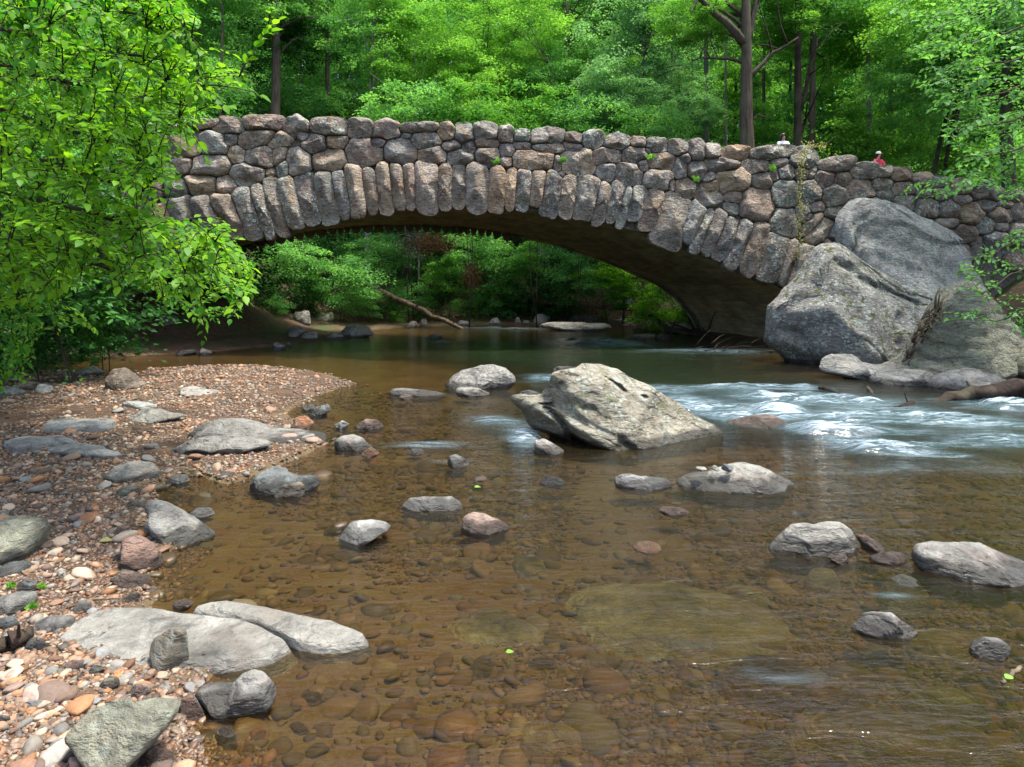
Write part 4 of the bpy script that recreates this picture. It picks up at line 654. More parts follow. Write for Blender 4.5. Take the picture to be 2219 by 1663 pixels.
WAL = {0: [(-900, 420, 330, 260, 0), (-560, 440, 340, 280, 0), (-240, 400, 300, 240, 0), (-800, 720, 300, 250, 0), (-450, 740, 350, 260, 0), (-130, 680, 280, 260, 0), (-700, 1010, 300, 260, 0), (-350, 1030, 330, 260, 0), (-20, 930, 250, 220, 0), (-180, 1180, 240, 200, 0), (150, 1180, 230, 200, 0), (-900, 1250, 330, 300, 0),
           (170, 330, 190, 120, 0), (30, 470, 190, 220, 0), (230, 490, 260, 220, 0), (540, 450, 400, 260, 0), (910, 410, 330, 260, 0), (1110, 350, 180, 150, 0), (1420, 340, 460, 210, 15), (1700, 350, 330, 170, 30), (1960, 300, 180, 110, -35), (1180, 530, 190, 230, 0), (1460, 560, 380, 260, 15), (1680, 540, 180, 230, 0), (1740, 700, 150, 230, -10), (1915, 640, 300, 310, 0),
           (865, 665, 470, 250, 5), (540, 650, 250, 190, 0), (330, 720, 220, 170, 0), (120, 720, 220, 200, 0), (1310, 770, 400, 290, 0), (1585, 755, 120, 110, 0), (770, 900, 340, 280, 10), (1060, 905, 250, 240, 15), (470, 960, 290, 220, 0), (190, 960, 240, 200, 0), (1510, 878, 50, 50, 0)],
       1: [(20, 400, 270, 230, 0), (270, 385, 250, 165, 0), (210, 600, 410, 270, 5), (600, 520, 450, 320, 10), (760, 395, 200, 120, 20), (1040, 500, 380, 320, 0), (1110, 300, 130, 75, 0), (1340, 370, 350, 220, -5), (1640, 430, 230, 120, 15), (1860, 440, 160, 150, 20), (2060, 400, 290, 110, 0), (1425, 535, 350, 250, 0), (1750, 570, 320, 190, -3), (2080, 560, 280, 260, 0)],
       2: [(210, 475, 170, 160, 0), (400, 425, 200, 100, -8), (720, 450, 420, 120, 5), (990, 440, 250, 110, -12), (520, 600, 480, 270, 5), (200, 620, 160, 140, 0), (815, 645, 95, 210, 0), (1075, 630, 400, 330, 0), (1400, 545, 420, 180, 15), (1740, 530, 320, 190, -5), (1530, 500, 100, 70, 0), (2060, 610, 320, 200, 0), (1835, 655, 140, 160, 0), (1395, 740, 230, 230, 0), (1670, 775, 330, 280, 5), (2020, 840, 370, 260, 0), (865, 770, 90, 90, 0), (2180, 900, 100, 160, 0), (1900, 480, 90, 60, 0)],
       3: [(300, 480, 170, 250, -5), (360, 355, 140, 130, 20), (490, 490, 230, 220, 0), (800, 435, 400, 170, -5), (650, 580, 150, 110, 35), (920, 610, 440, 290, 10), (1195, 445, 310, 190, 5), (1480, 410, 190, 120, 0), (1560, 520, 200, 180, 0), (1750, 540, 180, 140, -30), (1425, 545, 110, 150, 0), (1260, 620, 240, 210, 0), (1870, 530, 90, 190, -30), (2010, 600, 240, 220, 0), (345, 730, 230, 270, 5), (680, 690, 260, 150, 25), (620, 830, 310, 250, 10),
           (940, 815, 210, 150, -5), (900, 960, 200, 160, 0), (1210, 920, 420, 410, 0), (1540, 790, 300, 330, -25), (1840, 750, 290, 290, 0), (2130, 790, 280, 260, 0), (1930, 930, 180, 130, 0), (1530, 1130, 370, 370, 0), (1750, 1010, 170, 210, 0), (1850, 1150, 130, 380, -45), (1950, 1230, 200, 480, -50), (2160, 1230, 160, 260, -20), (2110, 1410, 200, 180, 0), (1830, 1060, 110, 90, 0)],
       4: [(230, 360, 200, 140, 0), (420, 460, 310, 210, 5), (650, 410, 230, 130, 0), (890, 450, 230, 140, 0), (690, 520, 190, 130, 0), (360, 620, 150, 110, 0), (170, 730, 270, 150, 5), (310, 680, 80, 120, -20), (560, 640, 260, 160, 0), (900, 620, 240, 190, 0), (1130, 670, 250, 200, 0), (1390, 690, 220, 190, 0), (1620, 730, 250, 220, 0), (1530, 570, 190, 110, 0), (1780, 640, 200, 120, 0), (1340, 830, 280, 120, 15), (1570, 940, 230, 180, 0), (1770, 860, 190, 170, 0), (1955, 870, 170, 90, 0), (1950, 730, 260, 150, 0), (1870, 1070, 300, 270, 0), (1690, 1100, 120, 220, -10), (2150, 980, 230, 250, 0), (2130, 690, 140, 170, 0), (1290, 510, 200, 120, 0), (1100, 500, 160, 110, 0), (2010, 620, 180, 100, 0), (1500, 1180, 240, 220, 0), (2100, 1220, 260, 220, 0), (1330, 1020, 260, 220, 0), (1100, 880, 240, 200, 0), (800, 800, 300, 240, 0)],
       5: [(2050, 400, 110, 260, -15)]}
VOU = {0: [(560, 1260, 260, 480, 20), (830, 1290, 270, 620, 25), (1100, 1265, 250, 580, 22), (1340, 1240, 240, 630, 18), (1500, 1190, 150, 670, 18), (1660, 1140, 170, 680, 14), (1820, 1110, 220, 630, 14), (2050, 1070, 230, 610, 13), (310, 1350, 250, 480, 24), (60, 1500, 260, 480, 30), (-170, 1700, 250, 480, 33), (-400, 1880, 240, 480, 36), (-620, 2080, 250, 480, 40), (-850, 2290, 250, 470, 42), (-1090, 2490, 260, 470, 46), (-1350, 2680, 270, 470, 50), (-60, 1250, 180, 180, 0), (-330, 1370, 260, 300, 10), (-600, 1480, 300, 300, 15), (-800, 1700, 300, 330, 20), (-1100, 1950, 320, 350, 20), (-1150, 1600, 320, 300, 0)],
       1: [(160, 1050, 230, 620, 10), (350, 1010, 170, 560, 10), (500, 960, 190, 690, 8), (700, 960, 150, 570, 8), (850, 950, 180, 600, 4), (1010, 920, 150, 600, 8), (1150, 920, 150, 550, 5), (1350, 910, 260, 570, 0), (1570, 920, 170, 540, 0), (1740, 910, 170, 510, 0), (1950, 920, 240, 590, 0)],
       2: [(90, 950, 200, 550, -2), (255, 940, 130, 510, -7), (395, 940, 180, 500, -8), (565, 950, 180, 470, -5), (740, 1010, 220, 530, -12), (930, 1030, 190, 490, -10), (1145, 1050, 250, 570, -14), (1335, 1120, 160, 530, -15), (1500, 1100, 170, 510, -14), (1605, 1160, 120, 530, -16), (1740, 1120, 180, 430, -18), (1935, 1190, 220, 510, -15)],
       3: [(190, 1080, 330, 620, -18), (420, 1120, 190, 520, -28), (545, 1220, 130, 560, -25), (665, 1230, 170, 570, -27), (830, 1320, 210, 550, -24), (965, 1390, 170, 610, -22), (1150, 1440, 210, 640, -20)],
       5: [(1500, 440, 270, 570, -15), (1675, 500, 150, 580, -22), (1835, 560, 250, 590, -22)]}
stones = []
for kind, D_ in (('cop', COP), ('wall', WAL), ('vou', VOU)):
    for ci, L in D_.items():
        x0, y0, sc = CB[ci]
        for (cx, cyy, W, H, a) in L:
            X_, Y_ = x0+cx/sc, y0+cyy/sc
            s, z = face(X_, Y_); s2, z2 = face(X_+W/sc/2, Y_-H/sc/2); kk = float(z2-z)/(H/sc/2)
            if kind == 'vou':
                R9 = random.Random(int(cx*7+W)); W, H, a = W*R9.uniform(1.12, 1.32), H*R9.uniform(.97, 1.06), a+R9.uniform(-2.5, 2.5)
            stones.append((kind, float(s), float(z), W/sc/2*kk, H/sc/2*kk, math.radians(a)))
N = len(stones); SC_ = np.array([[q[1], q[2]] for q in stones]); SH = np.array([[q[3], q[4]] for q in stones]); SA = np.array([q[5] for q in stones])
ca_, sa_ = np.cos(SA), np.sin(SA); SE = np.array([5.0 if q[0] == 'vou' else 2.3 for q in stones])
def sdist(P, idx):
    """superellipse distance of points P (m,2) to stones idx"""
    d = P[:, None]-SC_[idx][None]; c, s = ca_[idx][None], sa_[idx][None]
    # image rotation by a: bottom of the stone leans to the right for a > 0
    u = d[..., 0]*c+d[..., 1]*s; v = -d[..., 0]*s+d[..., 1]*c
    return (np.abs(u/SH[idx][None, :, 0])**SE[idx][None]+np.abs(v/SH[idx][None, :, 1])**SE[idx][None])**(1/SE[idx][None])
NTH = 44; TH = np.linspace(0, 2*math.pi, NTH, endpoint=False)
def outline(i):
    near = np.array([j for j in range(N) if j != i and np.hypot(*(SC_[j]-SC_[i])) < 2.6*max(SH[i].max(), .25)+SH[j].max()])
    R_ = random.Random(i); mx = SH[i].max()*1.35; rs = np.linspace(.02, 1, 70)*mx
    P = SC_[i][None, None]+rs[:, None, None]*np.stack([np.cos(TH), np.sin(TH)], -1)[None]; sh = P.shape[:2]; P = P.reshape(-1, 2)
    di = sdist(P, np.array([i]))[:, 0]; wob = 1+(.15 if stones[i][0] == 'vou' else .16)*fbm(np.stack([np.cos(np.tile(TH, 70))*1.3, np.sin(np.tile(TH, 70))*1.3, np.full(len(P), i*2.3)], -1)*1.3, 5, 3)
    ok = di < (1.04 if stones[i][0] == 'vou' else 1.30)*wob
    if len(near): ok &= di < sdist(P, near).min(1)
    ok = ok.reshape(sh); r = np.array([rs[np.argmin(ok[:, k])] if not ok[:, k].all() else mx for k in range(NTH)])
    r = r*.76+.12*(np.roll(r, 1)+np.roll(r, -1)); return np.maximum(r-(.007 if stones[i][0] == 'vou' else .015), .03)
def stone_mesh(i, both=False, NR=12, flip=1, c=None, r=None, nb=0.0, name="wall_stone", depth=.28, bulge=None, org=0.0):
    R_ = random.Random(i*13+1); c = SC_[i] if c is None else c; r = outline(i) if r is None else r
    size = r.mean(); B = bulge or min(.36, size*.80)*R_.uniform(.75, 1.2)
    rho = np.sin(np.linspace(0.05, 1, NR)*math.pi/2); dome = (1-rho**2.6)**.55
    xh = rho[:, None]*np.cos(TH)[None]; zh = rho[:, None]*np.sin(TH)[None]; h = np.repeat(dome[:, None], NTH, 1)
    for k in range(R_.choice([2, 3, 4])):
        a = R_.uniform(0, 6.28); m = R_.uniform(.3, 1.05); off = R_.uniform(.45, .88); h = np.minimum(h, off+m*(xh*math.cos(a)+zh*math.sin(a))+.12)
    if i < N and stones[i][0] == 'vou':
        a = math.atan2(sa_[i], ca_[i]); mid_ = SH[i][0]/r.mean()
        for sg in (-1, 1): h = np.minimum(h, R_.uniform(.55, .80)+sg*R_.uniform(.8, 1.9)*((xh*r[None])*math.cos(a)+(zh*r[None])*math.sin(a))/max(SH[i][0]*2, .1)+.12)
        e_ = R_.uniform(.5, 1.2); h = np.minimum(h, R_.uniform(.7, 1.1)+e_*((zh*r[None])*math.cos(a)-(xh*r[None])*math.sin(a))/SH[i][1])
    h = np.maximum(h, 0)
    s = c[0]+r[None]*xh; z = c[1]+r[None]*zh; n = h*B
    q = np.stack([s, z, n], -1).reshape(-1, 3)/max(size, .12)*.9+i; nz = (fbm(q, i % 50, 4)*.10+fbm(q*4, i % 50, 3)*.035)*size
    n = n+nz.reshape(n.shape)*(1-rho[:, None]**6*.6)
    rings = [(s, z, n)]
    if both: back = [(s[::-1], z[::-1], -(.62)-n[::-1]*.8)]
    else: back = [((c[0]+r*1.0*np.cos(TH))[None], (c[1]+r*np.sin(TH))[None], np.full((1, NTH), -depth*.5)), ((c[0]+r*.8*np.cos(TH))[None], (c[1]+r*.8*np.sin(TH))[None], np.full((1, NTH), -depth))]
    for bk in back: rings.append(bk)
    S_ = np.concatenate([q[0] for q in rings]); Z_ = np.concatenate([q[1] for q in rings]); N_ = np.concatenate([q[2] for q in rings]); nr = len(S_)
    if both:
        mid = np.linspace(0, 1, 0)
    V = wpt(S_, Z_, nb+flip*N_, org).reshape(-1, 3); V = np.concatenate([V, wpt(c[0], c[1], nb+flip*n[0].mean(), org)[None], wpt(c[0], c[1], nb+flip*N_[-1].mean(), org)[None]])
    ii = np.arange(nr-1)[:, None]*NTH; j = np.arange(NTH)[None]; jn = (j+1) % NTH
    F = np.stack([ii+j, ii+NTH+j, ii+NTH+jn, ii+jn], -1).reshape(-1, 4); F3 = np.concatenate([np.stack([np.full(NTH, nr*NTH), j[0], jn[0]], -1), np.stack([np.full(NTH, nr*NTH+1), (nr-1)*NTH+jn[0], (nr-1)*NTH+j[0]], -1)])
    if flip < 0: F = F[:, ::-1]; F3 = F3[:, ::-1]
    o = meshnp(name, V, [F, F3], MASON, loc=tuple(wpt(c[0], c[1], nb, org)))
    return o
SCOL = [(.24, .195, .15), (.20, .18, .15), (.29, .235, .175), (.185, .175, .155), (.235, .205, .17), (.31, .24, .165), (.19, .19, .175), (.22, .20, .17), (.25, .195, .155), (.21, .22, .19), (.28, .205, .135)]
NMV = dict(cop="coping_stone", wall="wall_stone", vou="arch_stone")
area = sorted([i for i in range(N) if stones[i][0] == 'wall'], key=lambda i: -SH[i].prod()*(1 if SC_[i][0] > -13.5 else .05)); keepw = set(area[:99]); small = []
for i in range(N):
    kind = stones[i][0]
    o = stone_mesh(i, both=(kind == 'cop'), name=NMV[kind], nb=(.16 if kind == 'vou' else (.05 if kind == 'cop' else .02)), depth=(.75 if kind == 'vou' else .28))
    R_ = random.Random(i*7); c = R_.choice(SCOL); v = R_.uniform(.85, 1.35); o.color = (c[0]*v, c[1]*v, c[2]*v, 1)
    o["lichen"] = R_.choice([0, .3, .6, 1.0]); o["stain"] = R_.uniform(.2, 1.0); o["moss"] = R_.choice([0, 0, .4]); o["crack"] = R_.choice([0, 0, 0, .5])
    sub(o)
    if kind == 'wall' and i not in keepw: small.append(o)
if small:     # the small chinking stones beyond the largest hundred: one part
    vs, f4, f3, k = [], [], [], 0
    for o in small:
        m = o.data; co = np.empty(len(m.vertices)*3, np.float32); m.vertices.foreach_get("co", co); co = co.reshape(-1, 3)+np.array(o.location); vs.append(co)
        for p in m.polygons: (f4 if len(p.vertices) == 4 else f3).append([v+k for v in p.vertices])
        k += len(co)
    for o in small: bpy.data.objects.remove(o)
    o = meshnp("chinking_stones", np.concatenate(vs), [np.array(f4), np.array(f3)], MASON); o.parent = bridge; o["kind"] = "stuff"; o.color = (.25, .22, .2, 1); o["stain"] = .5; o["lichen"] = .3; o["moss"] = 0.; o["crack"] = 0.
# core walls, barrel vault, road
t = NT("mortar"); P = t.n("ShaderNodeNewGeometry").outputs["Position"]; n = t.noise(P, 9, 5, .7)
MORTAR = t.done(t.bsdf(t.mix(t.mapr(n, .35, .65), (.06, .052, .045), (.19, .17, .145)), .95, t.bump(n, .8, .05), .1).outputs[0])
t = NT("vault_concrete"); P = t.n("ShaderNodeNewGeometry").outputs["Position"]; n = t.noise(t.stretch(P, (1, 1, 1), (0, 0, 0)), 1.4, 5, .65); st = t.noise(t.stretch(P, (1, .2, 4), (0, 0, -.33)), 3.0, 4, .6)
VAULT = t.done(t.bsdf(t.mix(t.mapr(t.math('ADD', n, t.math('MULTIPLY', st, .8)), .7, 1.15), (.20, .155, .09), (.46, .38, .24)), .9, t.bump(st, .4, .03), .15).outputs[0])
def slabwall(name, s, zb, zt, n0, n1, org, mat):
    A = wpt(s, zb, n0, org); B = wpt(s, zt, n0, org); C_ = wpt(s, zt, n1, org); D_ = wpt(s, zb, n1, org); m = len(s)
    V = np.stack([A, B, C_, D_], 1).reshape(-1, 3); i = np.arange(m-1)*4; F = []
    for k in range(4): F.append(np.stack([i+k, i+(k+1) % 4, i+4+(k+1) % 4, i+4+k], -1))
    F = np.concatenate(F+[np.array([[0, 3, 2, 1], [4*m-4, 4*m-3, 4*m-2, 4*m-1]])])
    o = meshnp(name, V, F, mat, smooth=False, loc=(0, 22, 0)); o.parent = bridge; o.location = (0, 0, 0); return o
sw = np.unique(np.concatenate([np.linspace(-16.2, 33, 230), so_s[so_s > -16]])); zb = sofz(sw)+.02; zt = topz(sw)-.13
slabwall("spandrel_wall", sw, zb, zt, -.06, -.52, 0, MORTAR)
o = slabwall("spandrel_wall", sw, zb, zt, .52, .06, BW, MORTAR); 
ss = np.unique(np.concatenate([np.linspace(so_s[0], so_s[-1], 140), so_s])); zz = np.interp(ss, so_s, so_z); bs = np.linspace(-.02, BW+.05, 9)
V = np.concatenate([wpt(ss, zz+.015*np.sin(ss*3), 0, b) for b in bs]); F = gridfaces(len(bs), len(ss))
o = meshnp("arch_vault", V, F[:, ::-1], VAULT, loc=(0, 22, 0)); o.parent = bridge; o.location = (0, 0, 0)
sr = np.linspace(-16.2, 33, 80); V = np.concatenate([wpt(sr, topz(sr)-.78, -.4, 0), wpt(sr, topz(sr)-.78, .4, BW)])
o = meshnp("road_deck", V, gridfaces(2, len(sr)), plain("asphalt", (.06, .06, .06), .9), loc=(0, 22, 0)); o.parent = bridge; o.location = (0, 0, 0)
# far ring and far parapet
x = so_s[2]; k = 1000
while x < so_s[-2]:
    wd = rnd.uniform(.26, .52); xm = x+wd/2; z0 = float(np.interp(xm, so_s, so_z)); dz = (np.interp(xm+.2, so_s, so_z)-np.interp(xm-.2, so_s, so_z))/.4; L = math.hypot(1, dz); up = np.array([-dz/L, 1/L])
    ln = rnd.uniform(1.2, 1.5); cc = np.array([xm, z0])+up*(ln/2-.28); hw = wd/2*1.02; a = math.atan2(up[1], up[0])
    rr = 1/((np.abs(np.cos(TH-a)/(ln/2))**2.4+np.abs(np.sin(TH-a)/hw)**2.4)**(1/2.4))
    o = stone_mesh(k, c=cc, r=rr, flip=-1, org=BW, nb=-.10, name="arch_stone", depth=.7, bulge=.16); o.color = (.2, .17, .15, 1); o["lichen"] = 0.; o["stain"] = .3; o["moss"] = 0.; o["crack"] = 0.; sub(o); x += wd; k += 1
    if k > 1047: break
s0 = -14.; vs, f4, f3, kk, q = [], [], [], 0, 2000
while s0 < 24:
    wd = rnd.uniform(.5, .95); cc = np.array([s0+wd/2, float(topz(s0+wd/2))-.04]); rr = 1/((np.abs(np.cos(TH)/(wd/2))**2.5+np.abs(np.sin(TH)/rnd.uniform(.18, .28))**2.5)**(1/2.5))
    o = stone_mesh(q, both=True, c=cc, r=rr, flip=-1, org=BW, nb=-.05, name="far", bulge=.15); m = o.data; co = np.empty(len(m.vertices)*3, np.float32); m.vertices.foreach_get("co", co); vs.append(co.reshape(-1, 3)+np.array(o.location))
    for p in m.polygons: (f4 if len(p.vertices) == 4 else f3).append([v+kk for v in p.vertices])
    kk += len(co)//3; q += 1; s0 += wd; bpy.data.objects.remove(o)
o = meshnp("far_coping", np.concatenate(vs), [np.array(f4), np.array(f3)], MASON, loc=(0, 22, 0)); o.parent = bridge; o.location = (0, 0, 0); o.color = (.25, .22, .2, 1); o["kind"] = "stuff"; o["stain"] = .4; o["lichen"] = .2; o["moss"] = 0.; o["crack"] = 0.
# ---------------------------------------------------------------- vegetation
def leaves(P, D, Nn, L, W, fold=.15, shape='quad'):
    """P base points, D unit direction along the leaf, Nn unit normal, L length, W width -> V, F"""
    n = len(P); S = np.cross(D, Nn); S /= np.linalg.norm(S, axis=1)[:, None]+1e-9; L = L[:, None]; W = W[:, None]
    if shape == 'quad':
        V = np.stack([P, P+D*L*.45+S*W*.5, P+D*L-Nn*L*.12, P+D*L*.45-S*W*.5], 1); F = np.array([[0, 1, 2, 3]]); nv = 4
    else:
        up = Nn*W*fold
        V = np.stack([P, P+D*L*.22+S*W*.40+up*.7, P+D*L*.55+S*W*.46+up*.6, P+D*L*.82+S*W*.22-Nn*L*.04, P+D*L*1.04-Nn*L*.12, P+D*L*.82-S*W*.22-Nn*L*.04, P+D*L*.55-S*W*.46+up*.6, P+D*L*.22-S*W*.40+up*.7, P+D*L*.5-Nn*L*.01], 1)
        F = np.array([[0, 1, 8, 7], [1, 2, 3, 8], [3, 4, 5, 8], [5, 6, 7, 8]]); nv = 9
    F = (F[None]+(np.arange(n)*nv)[:, None, None]).reshape(-1, F.shape[1]); return V.reshape(-1, 3), F, nv
def unit(v): return v/(np.linalg.norm(v, axis=-1, keepdims=True)+1e-9)
def tube(pts, rad, k=7, seed=0, rough=.06):
    pts = np.asarray(pts, float); rad = np.asarray(rad, float); T = unit(np.gradient(pts, axis=0)); ref = np.array([.31, .17, 1.]) if abs(T[0, 2]) < .8 else np.array([1., .2, 0])
    U = unit(np.cross(T, ref)); Wv = np.cross(T, U); a = np.linspace(0, 2*math.pi, k, endpoint=False)
    R = rad[:, None]*(1+rough*np.sin(a*3+seed)[None]+rough*.6*np.sin(a*2+seed*2+np.arange(len(pts))[:, None]*.7))
    V = pts[:, None]+R[..., None]*(np.cos(a)[None, :, None]*U[:, None]+np.sin(a)[None, :, None]*Wv[:, None])
    i = np.arange(len(pts)-1)[:, None]*k; j = np.arange(k)[None]; jn = (j+1) % k
    F = np.stack([i+j, i+jn, i+k+jn, i+k+j], -1).reshape(-1, 4)
    V = V.reshape(-1, 3); n0 = len(V); V = np.concatenate([V, pts[-1:][:, :], pts[:1]]); F3 = np.concatenate([np.stack([(len(pts)-1)*k+j[0], (len(pts)-1)*k+jn[0], np.full(k, n0)], -1), np.stack([jn[0], j[0], np.full(k, n0+1)], -1)])
    return V, F, F3
def join(parts):
    vs, f4, f3, k = [], [], [], 0
    for V, F, F3 in parts: vs.append(V); f4.append(F+k); f3.append(F3+k); k += len(V)
    return np.concatenate(vs), [np.concatenate(f4), np.concatenate(f3)]
def curve(a, b, sag=0., n=8, wob=.05, r=None):
    r = r or rng; a = np.asarray(a, float); b = np.asarray(b, float); t = np.linspace(0, 1, n)[:, None]; L = np.linalg.norm(b-a)
    p = a+(b-a)*t; p[:, 2] += sag*4*(t*(1-t))[:, 0]; w = r.normal(0, wob*L, (n, 3)); w = (w+np.roll(w, 1, 0)+np.roll(w, -1, 0))/3; w[0] = 0; w[-1] *= .3; return p+w*np.sqrt(t)
def crown(name, seed, mat, R=3.2, H=7.0, K=70, n=11000, ls=.17, flat=.48, cr=.80, low=.0, dense=1.0, mode='layer'):
    """foliage in layered leaf sprays on an uneven crown; returns a mesh datablock, crown centre at 0"""
    r = np.random.default_rng(seed); c = r.normal(size=(K*3, 3)); c = unit(c)*(r.random((K*3, 1))**.45); bump_ = 1+.35*vnoise(c*1.7+seed, seed); c = c*bump_[:, None]; c = c[:K]
    C3 = c*np.array([R, R, H/2]); sz = cr*r.uniform(.55, 1.35, K); k = r.integers(0, K, n)
    d = r.normal(size=(n, 3)); d = unit(d)*(r.random((n, 1))**.5)*sz[k][:, None]*np.array([1.25, 1.25, flat]); out = unit(C3*np.array([1, 1, .0])+1e-6)[k]
    d[:, 2] -= .22*np.hypot(d[:, 0], d[:, 1])+.10*(d*out).sum(1); P = C3[k]+d
    D = unit(np.stack([d[:, 0], d[:, 1], 0*d[:, 0]], -1)+.9*r.normal(size=(n, 3))*np.array([1, 1, .45])+out*.3-np.array([0, 0, .25])); Nn = unit(np.array([0, 0, 1.])+.45*r.normal(size=(n, 3))); Nn = unit(Nn-D*(Nn*D).sum(1)[:, None])
    L = ls*r.uniform(.6, 1.3, n); V, F, nv = leaves(P, D, Nn, L, L*.62)
    tint = np.clip(.38+.30*(r.random(n)-.5)+.22*r.normal(size=K)[k], 0, 1)
    o = meshnp(name, V, F, mat, smooth=False, attr={"tint": np.repeat(tint, nv)}); me = o.data; bpy.data.objects.remove(o)
    br = [tube(curve((0, 0, C3[q, 2]-R*.45), C3[q], .1, 5, .03, r), np.linspace(.05, .01, 5), 4) for q in range(0, K, 3)]
    return me, br
CROWNS = {}
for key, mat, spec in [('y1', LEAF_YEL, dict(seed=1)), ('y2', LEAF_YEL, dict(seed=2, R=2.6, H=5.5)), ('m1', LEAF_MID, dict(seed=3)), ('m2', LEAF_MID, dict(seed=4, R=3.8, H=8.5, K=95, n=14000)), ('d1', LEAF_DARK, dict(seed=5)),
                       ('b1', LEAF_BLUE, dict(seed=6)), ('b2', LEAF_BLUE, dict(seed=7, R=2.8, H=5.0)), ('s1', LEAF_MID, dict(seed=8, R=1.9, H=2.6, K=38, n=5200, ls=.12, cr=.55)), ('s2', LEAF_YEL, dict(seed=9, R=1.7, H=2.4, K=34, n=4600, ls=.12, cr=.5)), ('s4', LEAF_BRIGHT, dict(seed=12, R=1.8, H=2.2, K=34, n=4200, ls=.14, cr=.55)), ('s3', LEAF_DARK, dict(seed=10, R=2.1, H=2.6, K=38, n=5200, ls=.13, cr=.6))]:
    CROWNS[key] = crown("crown", mat=mat, **spec)
def tree(name, x, y, trunk_r, top, crowns, label, cat="tree", bark=None, lean=(0, 0), limbs=(), group=None, forks=None, zb=None):
    """crowns: (key, dx, dy, z centre, scale)"""
    z0 = float(height(x, y))-.1 if zb is None else zb; root = empty(name, (x, y, z0)); tag(root, label, cat, group); r = np.random.default_rng(int(abs(x*131+y*17)*10) % 99991)
    H = top-z0; n = 12; tt = np.linspace(0, 1, n); p = np.stack([lean[0]*tt*H+.06*r.normal(size=n).cumsum()*.5, lean[1]*tt*H, tt*H], -1); p[0] = 0
    rad = trunk_r*(1-.62*tt)*(1+.45*np.exp(-tt*H/.35)); parts = [tube(p, rad, 10, r.random()*6)]
    for (ht, dx, dy, dz, lr) in limbs:
        ht = ht-z0; k = ht/H; a = np.array([np.interp(k, tt, p[:, q]) for q in range(3)]); b = a+np.array([dx, dy, dz]); m = curve(a, b, .12*abs(dx), 7, .05, r); parts.append(tube(m, np.linspace(lr, lr*.3, 7), 7))
        for q in range(3): e = m[3+q]; parts.append(tube(curve(e, e+r.normal(0, .9, 3)+np.array([0, 0, .5]), 0, 5, .06, r), np.linspace(lr*.35, lr*.08, 5), 5))
    for (key, dx, dy, zc, sc) in crowns:
        if r.random() < .8:
            me, br = CROWNS[key]; ax = np.array([np.interp(np.clip((zc-z0)/H, 0, 1), tt, p[:, q]) for q in range(3)])
            for q in range(5): e = np.array([dx, dy, zc-z0])+r.normal(0, 1, 3)*np.array([1.6, 1.6, 1.3])*sc; aa = ax+np.array([0, 0, -abs(r.normal(0, 1))]); aa[:2] = [np.interp(np.clip(aa[2]/H, 0, 1), tt, p[:, u]) for u in (0, 1)]; parts.append(tube(curve(aa, e, .2, 6, .05, r), np.linspace(trunk_r*.22+.015, .012, 6), 5))
    V, F = join(parts); o = meshnp("trunk", V, F, bark or BARK); o.parent = root
    for (key, dx, dy, zc, sc) in crowns:
        me, br = CROWNS[key]; c = bpy.data.objects.new("crown", me); link(c); c.parent = root; c.location = (dx, dy, zc-z0); c.rotation_euler = (0, 0, r.uniform(0, 6.28)); c.scale = (sc, sc, sc*r.uniform(.85, 1.1))
    return root
def T(pxx, Y, wpx, ytop, crowns, label, **kw):
    """tree placed from the photo: trunk column px, distance, trunk width px, top z; crown centres (key, px, py, dY, scale)"""
    x = X_at(pxx, Y); cs = [(k, X_at(cx, Y+dy)-x, dy, Z_at(cyy, Y+dy), sc) for (k, cx, cyy, dy, sc) in crowns]
    return tree(kw.pop('name', "forest_tree"), x, Y, wpx/FPX*Y/2, ytop, cs, label, **kw)
# -- trees with visible trunks behind the bridge
T(592, 40, 27, 24, [('m1', 600, -60, 1, 1.1), ('d1', 640, 60, 2, .9)], "tall straight brown trunk rising behind the left part of the bridge", bark=BARK)
T(710, 44, 15, 24, [('m1', 720, -40, 1, 1.0)], "slim straight trunk second from the left behind the bridge")
T(792, 39, 13, 17, [('m1', 800, 60, 1.5, .9), ('y2', 850, 20, 1, .7)], "crooked grey barked tree with mottled bark left of the bridge crown", bark=BARK_PALE, lean=(.02, 0), limbs=[(13, 1.2, 0, 3, .07), (15, -1.5, 0, 2.5, .06)])
T(905, 38, 5, 12, [('y1', 920, 90, 1.5, .85), ('y1', 1010, 170, 1, .7), ('y2', 850, 180, 1, .7)], "bright yellow green tree standing over the crown of the arch", bark=BARK_PALE)
T(1050, 40, 7, 15, [('y1', 1040, 60, 1, .9), ('y2', 1110, 190, 0, .8)], "yellow green tree right of the one over the crown of the arch")
T(1190, 39, 6, 15, [('m1', 1180, 200, 1, .75), ('y1', 1160, 40, 2, .9)], "fresh green tree in the middle of the wood behind the bridge")
T(1262, 42, 16, 20, [('m1', 1280, 150, -1, .8), ('d1', 1300, 20, 1, .9)], "dark leaning trunk half hidden by leaves in the middle of the wood", lean=(-.06, 0))
T(1395, 36, 8, 15, [('b1', 1380, 80, 1, .9), ('b2', 1330, 190, 0, .75), ('b1', 1430, 10, 1, .8)], "blue green tree with drooping branches right of the bridge middle", limbs=[(12, -2.5, 0, -.5, .05), (12.5, 2, 0, 1, .05)])
T(1350, 35, 5, 9, [('b2', 1350, 250, 0, .55), ('b2', 1420, 235, .5, .55)], "small soft blue green tree just above the parapet", name="forest_tree")
T(1485, 37, 5, 9.5, [('b2', 1470, 200, 0, .6), ('b2', 1510, 250, -.5, .5)], "pale misty green tree left of the big forked tree", lean=(.05, 0))
T(1530, 41, 16, 22, [('b1', 1540, 30, 1, .9)], "straight pale grey trunk left of the big forked tree", bark=BARK_PALE)
